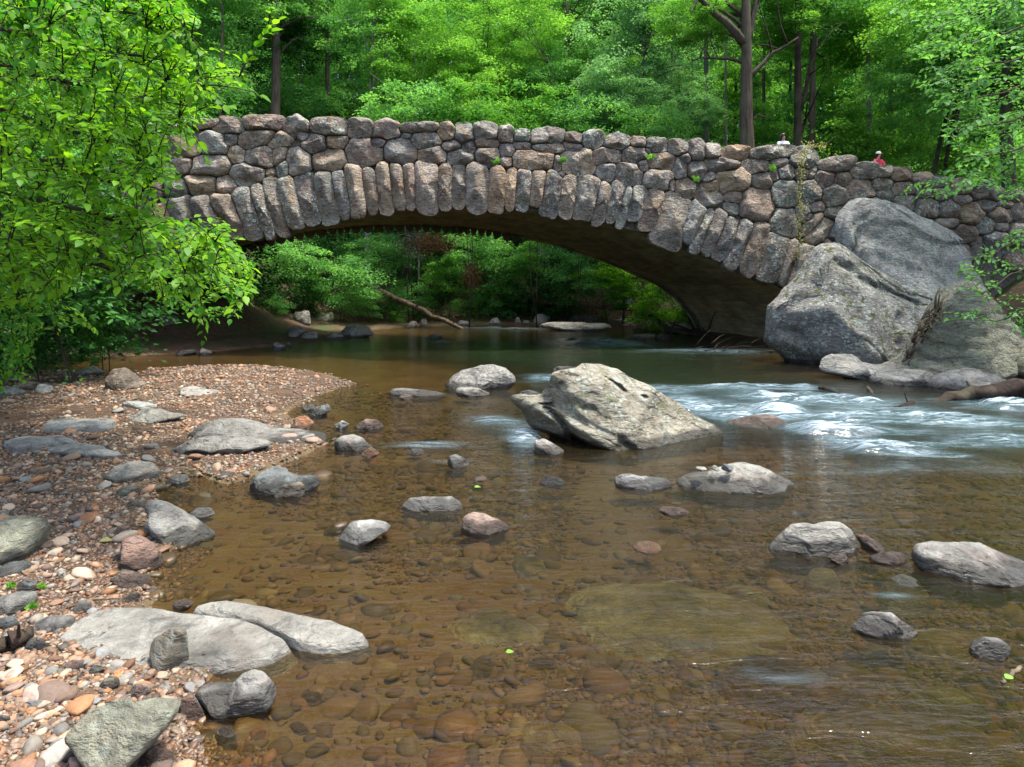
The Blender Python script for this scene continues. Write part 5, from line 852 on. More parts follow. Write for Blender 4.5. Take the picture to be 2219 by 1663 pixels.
T(1622, 30, 42, 17, [('y2', 1540, 40, 1.2, .5), ('y1', 1480, 20, 1, .5), ('m1', 1650, -40, 2.5, .8), ('y2', 1720, 20, 1.2, .5)], "big dark forked tree with an outstretched limb behind the right of the bridge", bark=BARK,
  limbs=[(12.6, -2.6, -.4, 2.2, .22), (11.8, -2.4, 0, .1, .09), (11.0, 2.3, 0, 2.0, .13), (8.9, .6, 0, .7, .06), (12.6, .8, .3, 3.2, .2)])
T(1655, 38, 13, 16, [('m1', 1680, 130, 1, .8)], "thin brown trunk immediately right of the big forked tree")
T(1735, 31, 27, 16.5, [('y2', 1700, 60, 2, .5), ('m1', 1740, -20, 2, .8)], "black trunk of the pair standing behind the woman in white", bark=BARK_DARK, limbs=[(8.5, .35, -.2, 1.2, .13), (9.7, .75, -.2, 3.5, .13)])
T(1758, 32.5, 24, 16.5, [('y1', 1830, 80, 2, .6), ('m1', 1790, -20, 2, .8)], "brown trunk of the pair standing behind the woman in white", lean=(.01, 0))
T(1878, 33, 19, 14, [('y1', 1850, 150, 1.5, .7), ('y2', 1900, 60, 0, .8)], "grey brown trunk behind the person in red", lean=(.015, 0), bark=BARK_PALE)
T(1970, 29, 15, 11, [('m1', 1960, 180, 0, .6), ('y1', 1990, 40, 0, .7)], "dark leaning trunk of the leafy tree right of the person in red", lean=(.22, 0), bark=BARK_DARK)
T(2010, 30, 13, 11, [('m1', 2040, 150, .5, .6), ('y1', 2060, 10, 0, .7)], "second dark leaning trunk right of the person in red", lean=(.18, 0), bark=BARK_DARK)
T(2135, 36, 17, 15, [('m1', 2120, 220, 1, .6), ('y1', 2150, 40, 1, .8)], "trunk half hidden by leaves near the right edge")
T(2185, 27, 34, 13, [('m1', 2190, 60, .5, .8), ('d1', 2240, 160, 0, .7)], "thick grey trunk with a knot hole at the right edge", bark=BARK, lean=(-.02, 0))
T(120, 34, 16, 20, [('m1', 130, 100, 0, 1.0), ('d1', 60, 20, 0, 1.0)], "dark trunk behind the bright leaves at far left")
T(355, 38, 18, 22, [('m1', 350, 90, 0, 1.0), ('m2', 420, 20, 2, .8)], "trunk behind the bright leaves left of the tall straight one")
for i_, (pxx, Y, wd, ln, bk) in enumerate([(470, 37, 9, .02, BARK), (655, 48, 10, 0, BARK), (850, 46, 9, -.03, BARK_PALE), (985, 44, 8, .03, BARK), (1110, 45, 11, 0, BARK_DARK), (1225, 50, 12, .01, BARK), (1330, 46, 8, -.02, BARK_DARK), (1445, 48, 11, .02, BARK), (1575, 38, 8, 0, BARK_PALE), (1695, 40, 9, .04, BARK_DARK), (1810, 37, 9, -.03, BARK_DARK), (1925, 38, 11, .02, BARK), (2065, 33, 12, .03, BARK_DARK), (245, 36, 13, -.02, BARK_DARK)]):
    T(pxx, Y, wd, 21, [('m1', pxx+20, -40, 1, .9)], ["slender trunk just behind the left end of the parapet", "thin trunk between the tall straight one and the slim one", "pale thin trunk left of the yellow green trees", "thin slightly leaning trunk among the yellow green trees", "dark trunk deep among leaves right of the bridge crown", "trunk deep in the middle of the wood", "dark thin trunk behind the blue green trees", "trunk behind the pale misty tree", "pale thin trunk just left of the big forked tree", "dark leaning sapling between the forked tree and the pair of trunks", "dark thin trunk right of the pair of trunks", "trunk just right of the person in red", "dark trunk among the leaning ones at right", "dark trunk hidden behind the bright leaves at left"][i_], lean=(ln, 0), bark=bk)
# -- crowns of forest behind, in rows
kinds = dict(y1="yellow green", y2="pale yellow green", m1="mid green", m2="deep green broad", d1="dark green", b1="blue green", b2="soft blue green")
r = np.random.default_rng(11)
for row, (Y, cnt) in enumerate([(46, 17), (54, 18), (64, 20), (76, 22)]):
    for i in range(cnt):
        u = (i+.5+r.uniform(-.3, .3))/cnt; pxx = -250+u*2700; pyy = [330, 250, 150, 90][row]
        right = pxx > 1550; mid = 850 < pxx < 1250; key = r.choice(['y1', 'm1', 'y2', 'm2'] if mid else (['b1', 'm1', 'd1', 'b2'] if pxx < 1550 and pxx > 1250 else (['y1', 'm1', 'y2', 'y1'] if right else ['m1', 'd1', 'm1', 'm2'])))
        Yj = Y+r.uniform(-3, 3); zt = [15, 21, 28, 34][row]+r.uniform(-2, 2); x = X_at(pxx, Yj); zg = float(height(x, Yj)); cs = []
        for q, zf in enumerate(([.30, .62, .95] if row < 3 else [.35, .65, .95])): cs.append((key if q != 1 else r.choice([key, 'm1']), r.uniform(-1.6, 1.6), r.uniform(-1.5, 1.5), zg+(zt-zg)*zf, r.uniform(.85, 1.2)*[1, 1.1, 1.3, 1.5][row]))
        tree("forest_tree", x, Yj, r.uniform(.12, .22), zt, cs, f"{kinds[key]} tree in the {['first', 'second', 'third', 'farthest'][row]} row of the wood behind the bridge", group=f"{kinds[key]} trees in the {['first', 'second', 'third', 'farthest'][row]} row of the wood", bark=[BARK, BARK_PALE, BARK][i % 3])
# solid mass of wood beyond
t_n = 150000; xx = r.uniform(-85, 85, t_n); yy = r.uniform(84, 96, t_n); zz = r.uniform(0, 1, t_n)**.8*46+height(xx, yy); cl = fbm(np.stack([xx*.3, yy*.3, zz*.3], -1), 9, 3); m = cl > -.12; xx, yy, zz = xx[m], yy[m], zz[m]; n = len(xx)
D = unit(r.normal(size=(n, 3))); Nn = unit(np.array([0, -.3, 1])+.5*r.normal(size=(n, 3))); Nn = unit(Nn-D*(Nn*D).sum(1)[:, None]); L = r.uniform(.4, .9, n); V, F, nv = leaves(np.stack([xx, yy, zz], -1), D, Nn, L, L*.7)
o = meshnp("far_woods", V, F, LEAF_MID, smooth=False, attr={"tint": np.repeat(np.clip(.4+.5*cl[m], 0, 1), nv)}); tag(o, "continuous green wood on the slope far behind", "woods", kind="stuff")
# -- shrubs along the far bank, seen under the arch
def shrub(pxx, pyy, Y, key, sc, label, stems=4, name="shrub", flat=1.0):
    x = X_at(pxx, Y); zc = Z_at(pyy, Y); z0 = float(height(x, Y))-.05; root = empty(name, (x, Y, z0)); tag(root, label, "shrub"); parts = []; rr = np.random.default_rng(int(abs(pxx))); stems = 2
    for q in range(stems): e = np.array([rr.normal(0, .8)*sc, rr.normal(0, .5)*sc, max(zc-z0, .4)+rr.uniform(-.3, .7)*sc]); parts.append(tube(curve((rr.normal(0, .1), rr.normal(0, .1), 0), e, .1, 6, .05, rr), np.linspace(.022*sc, .006, 6), 5))
    V, F = join(parts); o = meshnp("stem", V, F, BARK); o.parent = root
    me, br = CROWNS[key]; c = bpy.data.objects.new("foliage", me); link(c); c.parent = root; c.location = (0, 0, zc-z0); c.rotation_euler = (0, 0, rr.uniform(0, 6)); c.scale = (sc, sc, sc*flat); return root
for a in [(30, 715, 17.5, 's3', 1.0, "low dark bush added as shade at the foot of the left bank behind the gravel bar"), (-60, 740, 15.5, 's3', .9, "low dark bush added as shade at the very left behind the gravel bar"), (140, 700, 19.5, 's3', .9, "dark bush added as shade under the left springing of the arch"), (20, 520, 13.5, 's1', 1.5, "green bush on the left bank behind the bright leaves"), (140, 600, 14.5, 's3', 1.2, "dark bush on the left bank beside the bridge foot"), (60, 330, 14, 'm1', .6, "tall leafy sapling on the left bank behind the bright leaves"), (230, 250, 16, 'm1', .55, "sapling before the left end of the bridge behind the bright leaves"), (640, 560, 31, 's1', .9, "bright leafy shrub at the far left bank under the arch"), (740, 600, 33, 's1', 1.1, "layered green shrub on the left bank slope under the arch"), (820, 545, 36, 's1', 1.0, "dark shrub behind the layered one under the arch"),  # first three dark bushes added to stand in for the bridge's shade
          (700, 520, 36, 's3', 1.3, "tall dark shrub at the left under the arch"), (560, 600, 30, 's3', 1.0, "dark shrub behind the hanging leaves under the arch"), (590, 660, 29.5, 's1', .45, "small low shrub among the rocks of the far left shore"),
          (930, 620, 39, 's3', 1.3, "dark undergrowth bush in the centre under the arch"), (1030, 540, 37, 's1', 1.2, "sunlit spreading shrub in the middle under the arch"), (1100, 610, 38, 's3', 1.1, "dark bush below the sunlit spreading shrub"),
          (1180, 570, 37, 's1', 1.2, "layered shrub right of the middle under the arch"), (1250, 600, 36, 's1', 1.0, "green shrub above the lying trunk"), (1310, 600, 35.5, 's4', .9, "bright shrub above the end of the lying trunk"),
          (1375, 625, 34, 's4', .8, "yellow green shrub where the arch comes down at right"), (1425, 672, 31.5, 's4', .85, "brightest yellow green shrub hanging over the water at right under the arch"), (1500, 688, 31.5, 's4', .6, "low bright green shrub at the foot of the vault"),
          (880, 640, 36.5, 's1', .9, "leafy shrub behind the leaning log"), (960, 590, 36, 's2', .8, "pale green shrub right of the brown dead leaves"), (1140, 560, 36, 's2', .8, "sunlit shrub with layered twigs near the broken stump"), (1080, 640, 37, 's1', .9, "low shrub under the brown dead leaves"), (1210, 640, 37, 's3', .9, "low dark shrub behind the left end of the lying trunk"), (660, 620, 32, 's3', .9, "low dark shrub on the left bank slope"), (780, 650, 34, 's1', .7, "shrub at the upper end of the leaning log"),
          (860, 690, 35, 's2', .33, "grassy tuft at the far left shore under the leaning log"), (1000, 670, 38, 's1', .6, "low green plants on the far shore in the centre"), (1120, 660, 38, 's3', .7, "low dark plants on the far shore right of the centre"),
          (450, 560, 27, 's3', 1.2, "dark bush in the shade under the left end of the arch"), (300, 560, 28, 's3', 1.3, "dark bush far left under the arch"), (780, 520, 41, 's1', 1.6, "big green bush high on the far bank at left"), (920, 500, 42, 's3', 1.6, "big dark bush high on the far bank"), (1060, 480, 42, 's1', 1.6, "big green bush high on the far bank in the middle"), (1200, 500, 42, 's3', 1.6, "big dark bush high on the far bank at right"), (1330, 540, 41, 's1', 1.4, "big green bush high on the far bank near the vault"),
          (1660, 280, 34, 's2', 1.3, "bright bush behind the parapet left of the woman in white"), (1830, 300, 33, 's2', 1.4, "bright bush behind the parapet between the two people"), (1940, 320, 32, 's2', 1.2, "bright bush behind the parapet right of the person in red"), (2080, 340, 31, 's2', 1.4, "bright yellow green bush behind the right end of the parapet"), (2190, 330, 32, 's1', 1.4, "green bush behind the far right end of the parapet"),
          (1750, 260, 36, 's1', 1.7, "green thicket behind the pair of trunks"), (2010, 260, 35, 's1', 1.7, "green thicket behind the leaning trunks"), (1420, 270, 33, 's1', 1.0, "green bush behind the parapet right of the middle"), (1160, 250, 34, 's2', 1.3, "yellowish bush behind the middle of the parapet"), (1270, 260, 34, 's1', 1.2, "green bush behind the parapet right of the yellowish one"), (1020, 235, 34, 's2', 1.3, "bright yellow green bush behind the crown of the bridge"), (890, 230, 35, 's1', 1.4, "green bush behind the crown of the bridge at left"), (760, 235, 46, 's3', 1.4, "dark bush behind the parapet between the slim trunks"), (650, 230, 43, 's1', 1.4, "green bush behind the parapet by the tall straight trunk"), (500, 225, 42, 's3', 1.5, "dark bush behind the left end of the parapet"), (380, 210, 33, 's3', 1.6, "dark bush behind the bright leaves at left")]:
    shrub(*a)
for x_, y_, zc_, lb_ in [(18.5, 21.0, 13.5, 'tall leafy tree added just outside the view to shade the right end of the bridge'),]:  # unseen tree, added to darken the right end of the bridge
    tree('forest_tree', x_, y_, .28, 17, [('m2', -1.5, 0, zc_, 1.15), ('m1', .5, -2.0, zc_-1.2, 1.1)], lb_)
# -- dense ground plants on the banks (nobody could count them)
def groundcover(n, fx, fy, mat, ls, hh, label, seed, cond=None):
    q = np.random.default_rng(seed); x = q.uniform(*fx, n); y = q.uniform(*fy, n); z = height(x, y); m = (z > .12) & (fbm(np.stack([x*.7, y*.7, 0*x], -1), seed, 3) > -.05)
    if cond is not None: m &= cond(x, y)
    x, y, z = x[m], y[m], z[m]; k = len(x); P = np.stack([x, y, z+q.random(k)**1.5*hh], -1); D = unit(q.normal(size=(k, 3))*np.array([1, 1, .5])); Nn = unit(np.array([0, 0, 1])+.4*q.normal(size=(k, 3))); Nn = unit(Nn-D*(Nn*D).sum(1)[:, None]); L = ls*q.uniform(.6, 1.4, k)
    V, F, nv = leaves(P, D, Nn, L, L*.6); o = meshnp("ground_plants", V, F, mat, smooth=False, attr={"tint": np.repeat(q.random(k), nv)}); tag(o, label, "undergrowth", kind="stuff"); return o
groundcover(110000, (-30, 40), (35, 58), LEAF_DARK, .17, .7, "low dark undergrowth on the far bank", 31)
groundcover(26000, (-25, 35), (33.8, 46), LEAF_DEAD, .14, .05, "brown leaf litter on the far bank", 32)
groundcover(9000, (10, 22), (12, 21), LEAF_DARK, .10, .25, "low plants on the right bank", 33, lambda x, y: x > 11)
groundcover(7000, (-22, -8.5), (9, 24), LEAF_MID, .10, .35, "low plants on the left bank", 34)
# ---------------------------------------------------------------- overhanging branches with full leaves (near left, near right)
def branch_tree(name, label, base, trunkpts, limbs, targets, mat, leafL, twigL, bark, seed, perleaf=.05, crad=.16, droop=.25, tintf=None, thin=1.0, cat="tree"):
    q = np.random.default_rng(seed); root = empty(name, base); tag(root, label, cat); base = np.array(base); parts = [tube(np.array(trunkpts), np.linspace(crad, crad*.55, len(trunkpts)), 9)]; net = [np.array(trunkpts)[len(trunkpts)//2:]]
    for l in limbs:
        m = np.array(l); tt = np.linspace(0, len(m)-1, 22); p = np.stack([np.interp(tt, np.arange(len(m)), m[:, k]) for k in range(3)], -1); p[1:-1] += q.normal(0, .035, (20, 3)); p = (p+np.vstack([p[:1], p[:-1]])+np.vstack([p[1:], p[-1:]]))/3
        parts.append(tube(p, np.linspace(.045, .010, 22), 6)); net.append(p)
    net = np.concatenate(net); order = np.argsort([np.min(np.linalg.norm(net-tg, axis=1)) for tg in targets]); LP, LD, LN, LT = [], [], [], []
    for ti in order:
        tg = targets[ti]; w_ = net+np.array([0, 0, 0]); dd = np.linalg.norm(w_-tg, axis=1)+.8*np.maximum(0, tg[2]-.1-w_[:, 2])*0+.6*np.maximum(0, w_[:, 0]-tg[0])*np.sign(twigL[1]); dd = np.where(np.linalg.norm(w_-tg, axis=1) < .22, 9, dd)
        k = np.argmin(dd); a = net[k]; L = np.linalg.norm(tg-a)
        if L > 3.0: continue
        p = curve(a, tg, droop*L*.35, 9, .03, q); rr = .0035+.0022*L*thin; parts.append(tube(p, np.linspace(rr*1.6, .0018, 9), 4)); net = np.vstack([net, p[3:8]]) if L > .35 else net
        T_ = unit(np.gradient(p, axis=0)); nl = max(4, int(min(L, twigL[0])/perleaf)); s0 = max(0, 1-twigL[0]/max(L, .01)); ts = np.linspace(max(s0, .12), 1, nl)
        P = np.stack([np.interp(ts*8, np.arange(9), p[:, u]) for u in range(3)], -1); TT = unit(np.stack([np.interp(ts*8, np.arange(9), T_[:, u]) for u in range(3)], -1))
        nn = unit(np.array([q.normal(.22, .16), q.normal(0, .18)-.12, 1.0])); side = unit(np.cross(TT, nn)); sg = np.where(np.arange(nl) % 2, 1, -1)[:, None]
        D = unit(TT*.75+side*sg*q.uniform(.5, 1.0, (nl, 1))+q.normal(0, .16, (nl, 3))-np.array([0, 0, .18])); D[-1] = unit(TT[-1]-np.array([0, 0, .2])); N2 = unit(nn+q.normal(0, .26, (nl, 3))); N2 = unit(N2-D*(N2*D).sum(1)[:, None])
        LP.append(P+D*.01); LD.append(D); LN.append(N2); LT.append(np.full(nl, tintf(tg) if tintf else .5)+q.normal(0, .22, nl))
    V, F = join(parts); o = meshnp("branches", V-base, F, bark); o.parent = root
    LP, LD, LN, LT = map(np.concatenate, (LP, LD, LN, LT)); L = leafL*q.uniform(.45, 1.3, len(LP)); V, F, nv = leaves(LP, LD, LN, L, L*.68, shape='full')
    o = meshnp("leaves", V-base, F, mat, attr={"tint": np.repeat(np.clip(LT, 0, 1), nv)}); o.parent = root; print(name, "leaves", len(LP)); return root
def pt(pxx, pyy, Y): return np.array([X_at(pxx, Y), Y, Z_at(pyy, Y)])
REG = [(-120, -60), (320, -60), (430, 10), (420, 60), (300, 60), (430, 140), (500, 165), (540, 205), (440, 235), (380, 262), (440, 300), (340, 320), (400, 385), (300, 400), (330, 470), (420, 490), (480, 500), (540, 545), (560, 600), (540, 640), (520, 680), (450, 690), (380, 660), (300, 600), (200, 600), (120, 640), (210, 700), (190, 750), (90, 690), (60, 760), (80, 830), (-120, 850)]
q = np.random.default_rng(77); tg = []
while len(tg) < 3300:
    x, y = q.uniform(-120, 600), q.uniform(-60, 850)
    if not inpoly(np.array([x]), np.array([y]), REG)[0]: continue
    if q.random() > (.95 if y < 640 else .55): continue
    if y > 560 and x < 200 and q.random() < .35: continue
    yy = q.uniform(5.2, 9.5) if x > 250 or y > 500 else q.uniform(5.2, 11.5)
    if y > 640: yy = q.uniform(8, 12)
    p = pt(x, y, yy); f = p[2]+.42*p[0]-.10*p[1]; p[2] += (round(f/.30)*.30-f)*.85; tg.append(p)
n0 = len(tg)
while len(tg) < n0+450:
    x, y = q.uniform(-120, 420), q.uniform(-60, 620)
    if inpoly(np.array([x]), np.array([y]), REG)[0] and q.random() < 1-.9*smooth(150, 420, x): tg.append(pt(x, y, q.uniform(9, 12.5)))
tg += [pt(590, 20, 5.4), pt(600, 48, 5.6), pt(585, 70, 5.5), pt(560, 205, 5.6), pt(530, 160, 5.8), pt(500, 115, 5.6), pt(440, 735, 6.0), pt(500, 690, 6.2), pt(425, 480, 5.4), pt(450, 345, 5.8)]
lim = [[pt(-500, -100+k*70, 8+.6*(k % 4)), pt(-150, -60+k*85, 8.2), pt(120+30*(k % 3), 0+k*92, 7.6-.3*(k % 3)), pt(330+40*(k % 3), 40+k*95, 6.8)] for k in range(7)]
lim += [[pt(-400, 250, 11), pt(-50, 420, 10.4), pt(150, 600, 9.8)], [pt(-420, 420, 10.5), pt(-80, 560, 10.2), pt(90, 700, 9.8)], [pt(205, 440, 7.4), pt(213, 520, 7.4), pt(228, 570, 7.3), pt(244, 602, 7.3)]]
branch_tree("overhanging_tree", "tree with bright yellow green leaves hanging over the bank from the left", (-9.0, 9.2, .9), [(-9.0, 9.2, .4), (-8.9, 9.1, 3), (-8.6, 9.0, 5.5), (-8.3, 8.8, 8.5)], lim, np.array(tg), LEAF_BRIGHT, .080, (.62, 1), BARK_DARK, 5, perleaf=.035,
            tintf=lambda p: np.clip(.42+.40*float(vnoise(np.array([p*.9]), 3)[0])+.10*(9-p[1])/4, 0, 1))
REG2 = [(1900, -60), (2330, -60), (2330, 420), (2180, 440), (2130, 400), (2030, 440), (1940, 430), (1985, 395), (2080, 350), (2030, 260), (1980, 180), (1930, 60)]
REG3 = [(2190, 480), (2330, 420), (2330, 760), (2140, 700), (2000, 700), (2080, 640), (2060, 590)]
tg = []
while len(tg) < 650:
    x, y = q.uniform(1800, 2330), q.uniform(-60, 480)
    if inpoly(np.array([x]), np.array([y]), REG2)[0] and q.random() < .35+.65*smooth(1850, 2050, x): tg.append(pt(x, y, q.uniform(13, 19)))
lim = [[pt(2600, -200+k*60, 15+k*.4), pt(2330, -60+k*65, 15.5), pt(2190, 0+k*66, 15), pt(2110-8*k, 30+k*62, 14.5)] for k in range(6)]
branch_tree("shading_tree", "dark green tree reaching over the right end of the bridge", (19.5, 17, 2.5), [(19.5, 17, 2), (19.3, 16.9, 5), (18.7, 16.7, 8), (18.2, 16.5, 12)], lim, np.array(tg), LEAF_MID, .13, (1.2, -1), BARK, 6, perleaf=.07, crad=.22, tintf=lambda p: .25+.2*float(vnoise(np.array([p*.8]), 4)[0]))
tg = []
while len(tg) < 130:
    x, y = q.uniform(1990, 2330), q.uniform(440, 760)
    if inpoly(np.array([x]), np.array([y]), REG3)[0]: tg.append(pt(x, y, q.uniform(13.2, 15)))
branch_tree("bank_shrub", "green shrub spreading over the boulders at the right edge", (13.2, 14.6, 1.2), [(13.2, 14.6, .9), (13.1, 14.5, 1.8), (12.9, 14.4, 2.8)], [[pt(2420, 520, 14.5), pt(2250, 560, 14.3), pt(2120, 640, 14)], [pt(2420, 600, 14.5), pt(2260, 650, 14.2), pt(2150, 700, 13.8)], [pt(2420, 450, 14.8), pt(2250, 480, 14.6), pt(2150, 560, 14.4)]], np.array(tg), LEAF_MID, .10, (.7, -1), BARK, 8, perleaf=.06, crad=.05, cat="shrub", tintf=lambda p: .55)
# ---------------------------------------------------------------- logs, sticks, vine, ferns
def log(name, pts, rads, label, mat=BARK_LOG, cat="log", group=None, stubs=3, seed=1, k=10):
    q = np.random.default_rng(seed); P = np.array([pt(x, y, Y) for x, y, Y in pts]); n = 14; tt = np.linspace(0, len(P)-1, n)
    p = np.stack([np.interp(tt, np.arange(len(P)), P[:, u]) for u in range(3)], -1); R = np.interp(tt, np.linspace(0, len(P)-1, len(rads)), rads); p[1:-1] += q.normal(0, 1, (n-2, 3))*R[1:-1, None]*.25
    parts = [tube(p, R, k, seed, .10)]
    for s in range(stubs): i = q.integers(2, n-1); d = unit(q.normal(size=3)); d[2] = abs(d[2]); parts.append(tube(curve(p[i], p[i]+d*R[i]*q.uniform(3, 8), 0, 5, .05, q), np.linspace(R[i]*.35, R[i]*.12, 5), 5))
    V, F = join(parts); o = meshnp(name, V, F, mat, loc=tuple(p[0])); tag(o, label, cat, group); return o
log("fallen_log", [(760, 600, 36), (867, 652, 34), (1003, 714, 32.5)], [.17, .15, .09], "long bare log leaning down the far bank into the stream", stubs=6, seed=2)
log("fallen_log", [(1160, 655, 37), (1280, 662, 35.8), (1385, 672, 35)], [.10, .13, .14], "bare trunk lying level across the far bank under the arch", seed=3)
log("driftwood_log", [(1372, 712, 31.5), (1430, 714, 31), (1476, 722, 30)], [.08, .10, .10], "pale driftwood log at the water's edge under the right of the arch", seed=4)
log("driftwood_log", [(1405, 684, 31), (1425, 692, 30.8), (1447, 712, 30.2), (1470, 722, 30)], [.05, .09, .11, .12], "crooked dark branch rising from the driftwood under the right of the arch", BARK_DARK, seed=5)
log("driftwood_log", [(1447, 715, 29.6), (1510, 725, 28.5), (1566, 741, 26.8)], [.12, .17, .13], "thick rough brown log running into the dark under the arch", BARK_DARK, seed=6, stubs=6)
log("log_end", [(1428, 733, 26.5), (1452, 735, 26)], [.20, .19], "short black stump end standing at the waterline under the arch", BARK_DARK, stubs=0, seed=7)
log("fallen_log", [(2012, 873, 12.7), (2080, 862, 12.8), (2150, 852, 12.8), (2300, 838, 12.9)], [.04, .13, .17, .20], "big dark wet log at the right edge of the rapids", BARK_DARK, seed=8, k=14, stubs=2)
log("broken_stump", [(1172, 590, 38), (1172, 558, 38), (1173, 535, 38)], [.17, .15, .10], "broken pale stump standing among the shrubs seen under the arch", BARK_PALE, cat="stump", seed=9)
log("stick", [(1777, 840, 14.2), (1800, 846, 13.9), (1822, 856, 13.5)], [.05, .06, .03], "short thick dark stick sticking out of the rapids", BARK_DARK, cat="stick", seed=10, stubs=0, k=6)
log("stick", [(1880, 840, 14), (1889, 850, 13.7), (1898, 861, 13.3)], [.03, .035, .02], "thin leaning stick in the rapids in front of the pale ledge", BARK_LOG, cat="stick", seed=11, stubs=0, k=6)
log("stick", [(1935, 886, 12.2), (1962, 880, 12.3), (1978, 872, 12.5)], [.03, .05, .05], "dark piece of wood snagged in the white water", BARK_DARK, cat="stick", seed=12, stubs=1, k=6)
log("stick", [(2170, 1480, 3.75), (2190, 1462, 3.82), (2212, 1446, 3.9)], [.010, .012, .011], "brown stick in the shallows by the small square rock", BARK_LOG, cat="stick", seed=13, stubs=0, k=6)
log("driftwood_log", [(-20, 1412, 3.95), (30, 1392, 3.98), (66, 1372, 4.05)], [.03, .05, .035], "weathered dark piece of driftwood at the left edge on the gravel", BARK_DARK, seed=14, stubs=1)
log("stick", [(120, 1328, 4.45), (190, 1300, 4.6), (265, 1296, 4.6)], [.006, .008, .005], "thin twig lying on the shore left of the slab", BARK_LOG, cat="stick", seed=15, stubs=2, k=5)
q = np.random.default_rng(15); parts = []
for k in range(46):
    t0 = q.uniform(0, 1); cx_, cy_ = 1966+ (2040-1966)*t0+q.normal(0, 6), 775-(775-650)*t0+q.normal(0, 10); a = q.normal(math.radians(55), .45); L = q.uniform(8, 26); Y0 = 15.9-.3*t0+q.normal(0, .12)
    p = [pt(cx_-math.cos(a)*L, cy_+math.sin(a)*L, Y0+q.normal(0, .15)), pt(cx_+q.normal(0, 4), cy_+q.normal(0, 4), Y0), pt(cx_+math.cos(a)*L, cy_-math.sin(a)*L, Y0+q.normal(0, .15))]; p = np.array(p)
    tt = np.linspace(0, 2, 7); pp = np.stack([np.interp(tt, [0, 1, 2], p[:, u]) for u in range(3)], -1); rr = q.choice([.012, .018, .03, .045], p=[.4, .3, .2, .1]); parts.append(tube(pp, np.linspace(rr, rr*.5, 7), 6, k))
V, F = join(parts); o = meshnp("driftwood_pile", V, F, BARK_LOG, loc=(X_at(2000, 15.9), 15.9, .5)); tag(o, "tangle of driftwood sticks wedged between the huge grey boulders", "driftwood", kind="stuff")
parts = []
for k in range(26):
    x, y = q.uniform(1500, 1680), q.uniform(742, 775); L = q.uniform(20, 60); Y0 = q.uniform(20.5, 23); d = q.normal(0, .5); a = pt(x, y, Y0); b = pt(x+L*math.cos(d), y-L*abs(math.sin(d))*.8, Y0+q.normal(0, .3)); parts.append(tube(curve(a, b, .02, 6, .03, q), np.linspace(.02, .006, 6)*q.uniform(.4, 1.2), 5))
V, F = join(parts); o = meshnp("driftwood_pile", V, F, BARK_DARK, loc=(X_at(1600, 21.5), 21.5, .0)); tag(o, "thin branches washed up in the dark at the foot of the arch", "driftwood", kind="stuff")
parts = []; root = pt(888, 500, 35.5)
for k in range(60):
    a = root+np.array([q.normal(0, .35), q.normal(0, .2), -q.uniform(0, 1.2)]); b = a+np.array([q.normal(.1, .55), q.normal(0, .2), -q.uniform(.1, 1.0)]); parts.append(tube(curve(a, b, -.03, 6, .07, q), np.linspace(.016, .004, 6), 4))
parts.append(tube(curve(pt(872, 600, 36), root, .3, 10, .04, q), np.linspace(.05, .02, 10), 6)); V, F = join(parts); o = meshnp("bare_branch", V, F, BARK_PALE, loc=tuple(root)); tag(o, "pale leafless twiggy branch hanging in view under the crown of the arch", "branch")
for (pxx, pyy, n, sx, sz, lb) in [(935, 528, 1500, 1.3, .62, "large hanging clump of brown dead leaves under the arch"), (1022, 596, 700, .45, .75, "smaller hanging clump of brown dead leaves below the large one")]:
    c = pt(pxx, pyy, 35.2); root = empty("dead_branch", tuple(c+np.array([0, 0, sz]))); tag(root, lb, "dead branch")
    P = c+q.normal(size=(n, 3))*np.array([sx*.5, .3, sz*.42]); D = unit(q.normal(size=(n, 3))-np.array([0, 0, .9])); Nn = unit(q.normal(size=(n, 3))); Nn = unit(Nn-D*(Nn*D).sum(1)[:, None]); L = q.uniform(.07, .16, n); V, F, nv = leaves(P, D, Nn, L, L*.5)
    o = meshnp("dead_leaves", V-np.array(root.location), F, LEAF_DEAD, smooth=False, attr={"tint": np.repeat(q.random(n), nv)}); o.parent = root
    V, F = join([tube(curve(c+np.array([-sx, .3, sz]), c+q.normal(size=3)*np.array([sx*.5, .2, sz*.5]), .1, 6, .05, q), np.linspace(.02, .005, 6), 4) for _ in range(9)]); o = meshnp("twigs", V-np.array(root.location), F, BARK); o.parent = root
# vine hanging down the wall
vp = [(1800, 300), (1770, 322), (1745, 318), (1728, 334), (1724, 352), (1719, 385), (1716, 420), (1722, 450), (1718, 480), (1716, 520), (1713, 566)]
ws = np.array([wpt(*[float(v) for v in face(x, y)], (.42 if y > 340 else .30)) for x, y in vp]); root = empty("hanging_vine", tuple(ws[3])); tag(root, "thin vine with yellowish leaves trailing down the right of the bridge wall", "vine"); tt = np.linspace(0, len(ws)-1, 60)
st = np.stack([np.interp(tt, np.arange(len(ws)), ws[:, u]) for u in range(3)], -1); st += q.normal(0, .012, st.shape); V, F = join([tube(st, np.full(60, .006), 5)]+[tube(curve(st[k], st[k]+np.array([q.normal(0, .16), -.03, -q.uniform(.1, .5)]), 0, 6, .05, q), np.full(6, .004), 4) for k in range(8, 56, 3)]); o = meshnp("stem", V-ws[3], F, BARK_LOG); o.parent = root
n = 620; k = q.integers(4, 60, n); P = st[k]+q.normal(size=(n, 3))*np.array([.075, .03, .06])-np.array([0, .03, 0]); D = unit(q.normal(size=(n, 3))-np.array([0, .6, .6])); Nn = unit(np.array([0, -.8, .6])+.5*q.normal(size=(n, 3))); Nn = unit(Nn-D*(Nn*D).sum(1)[:, None]); L = q.uniform(.035, .075, n)
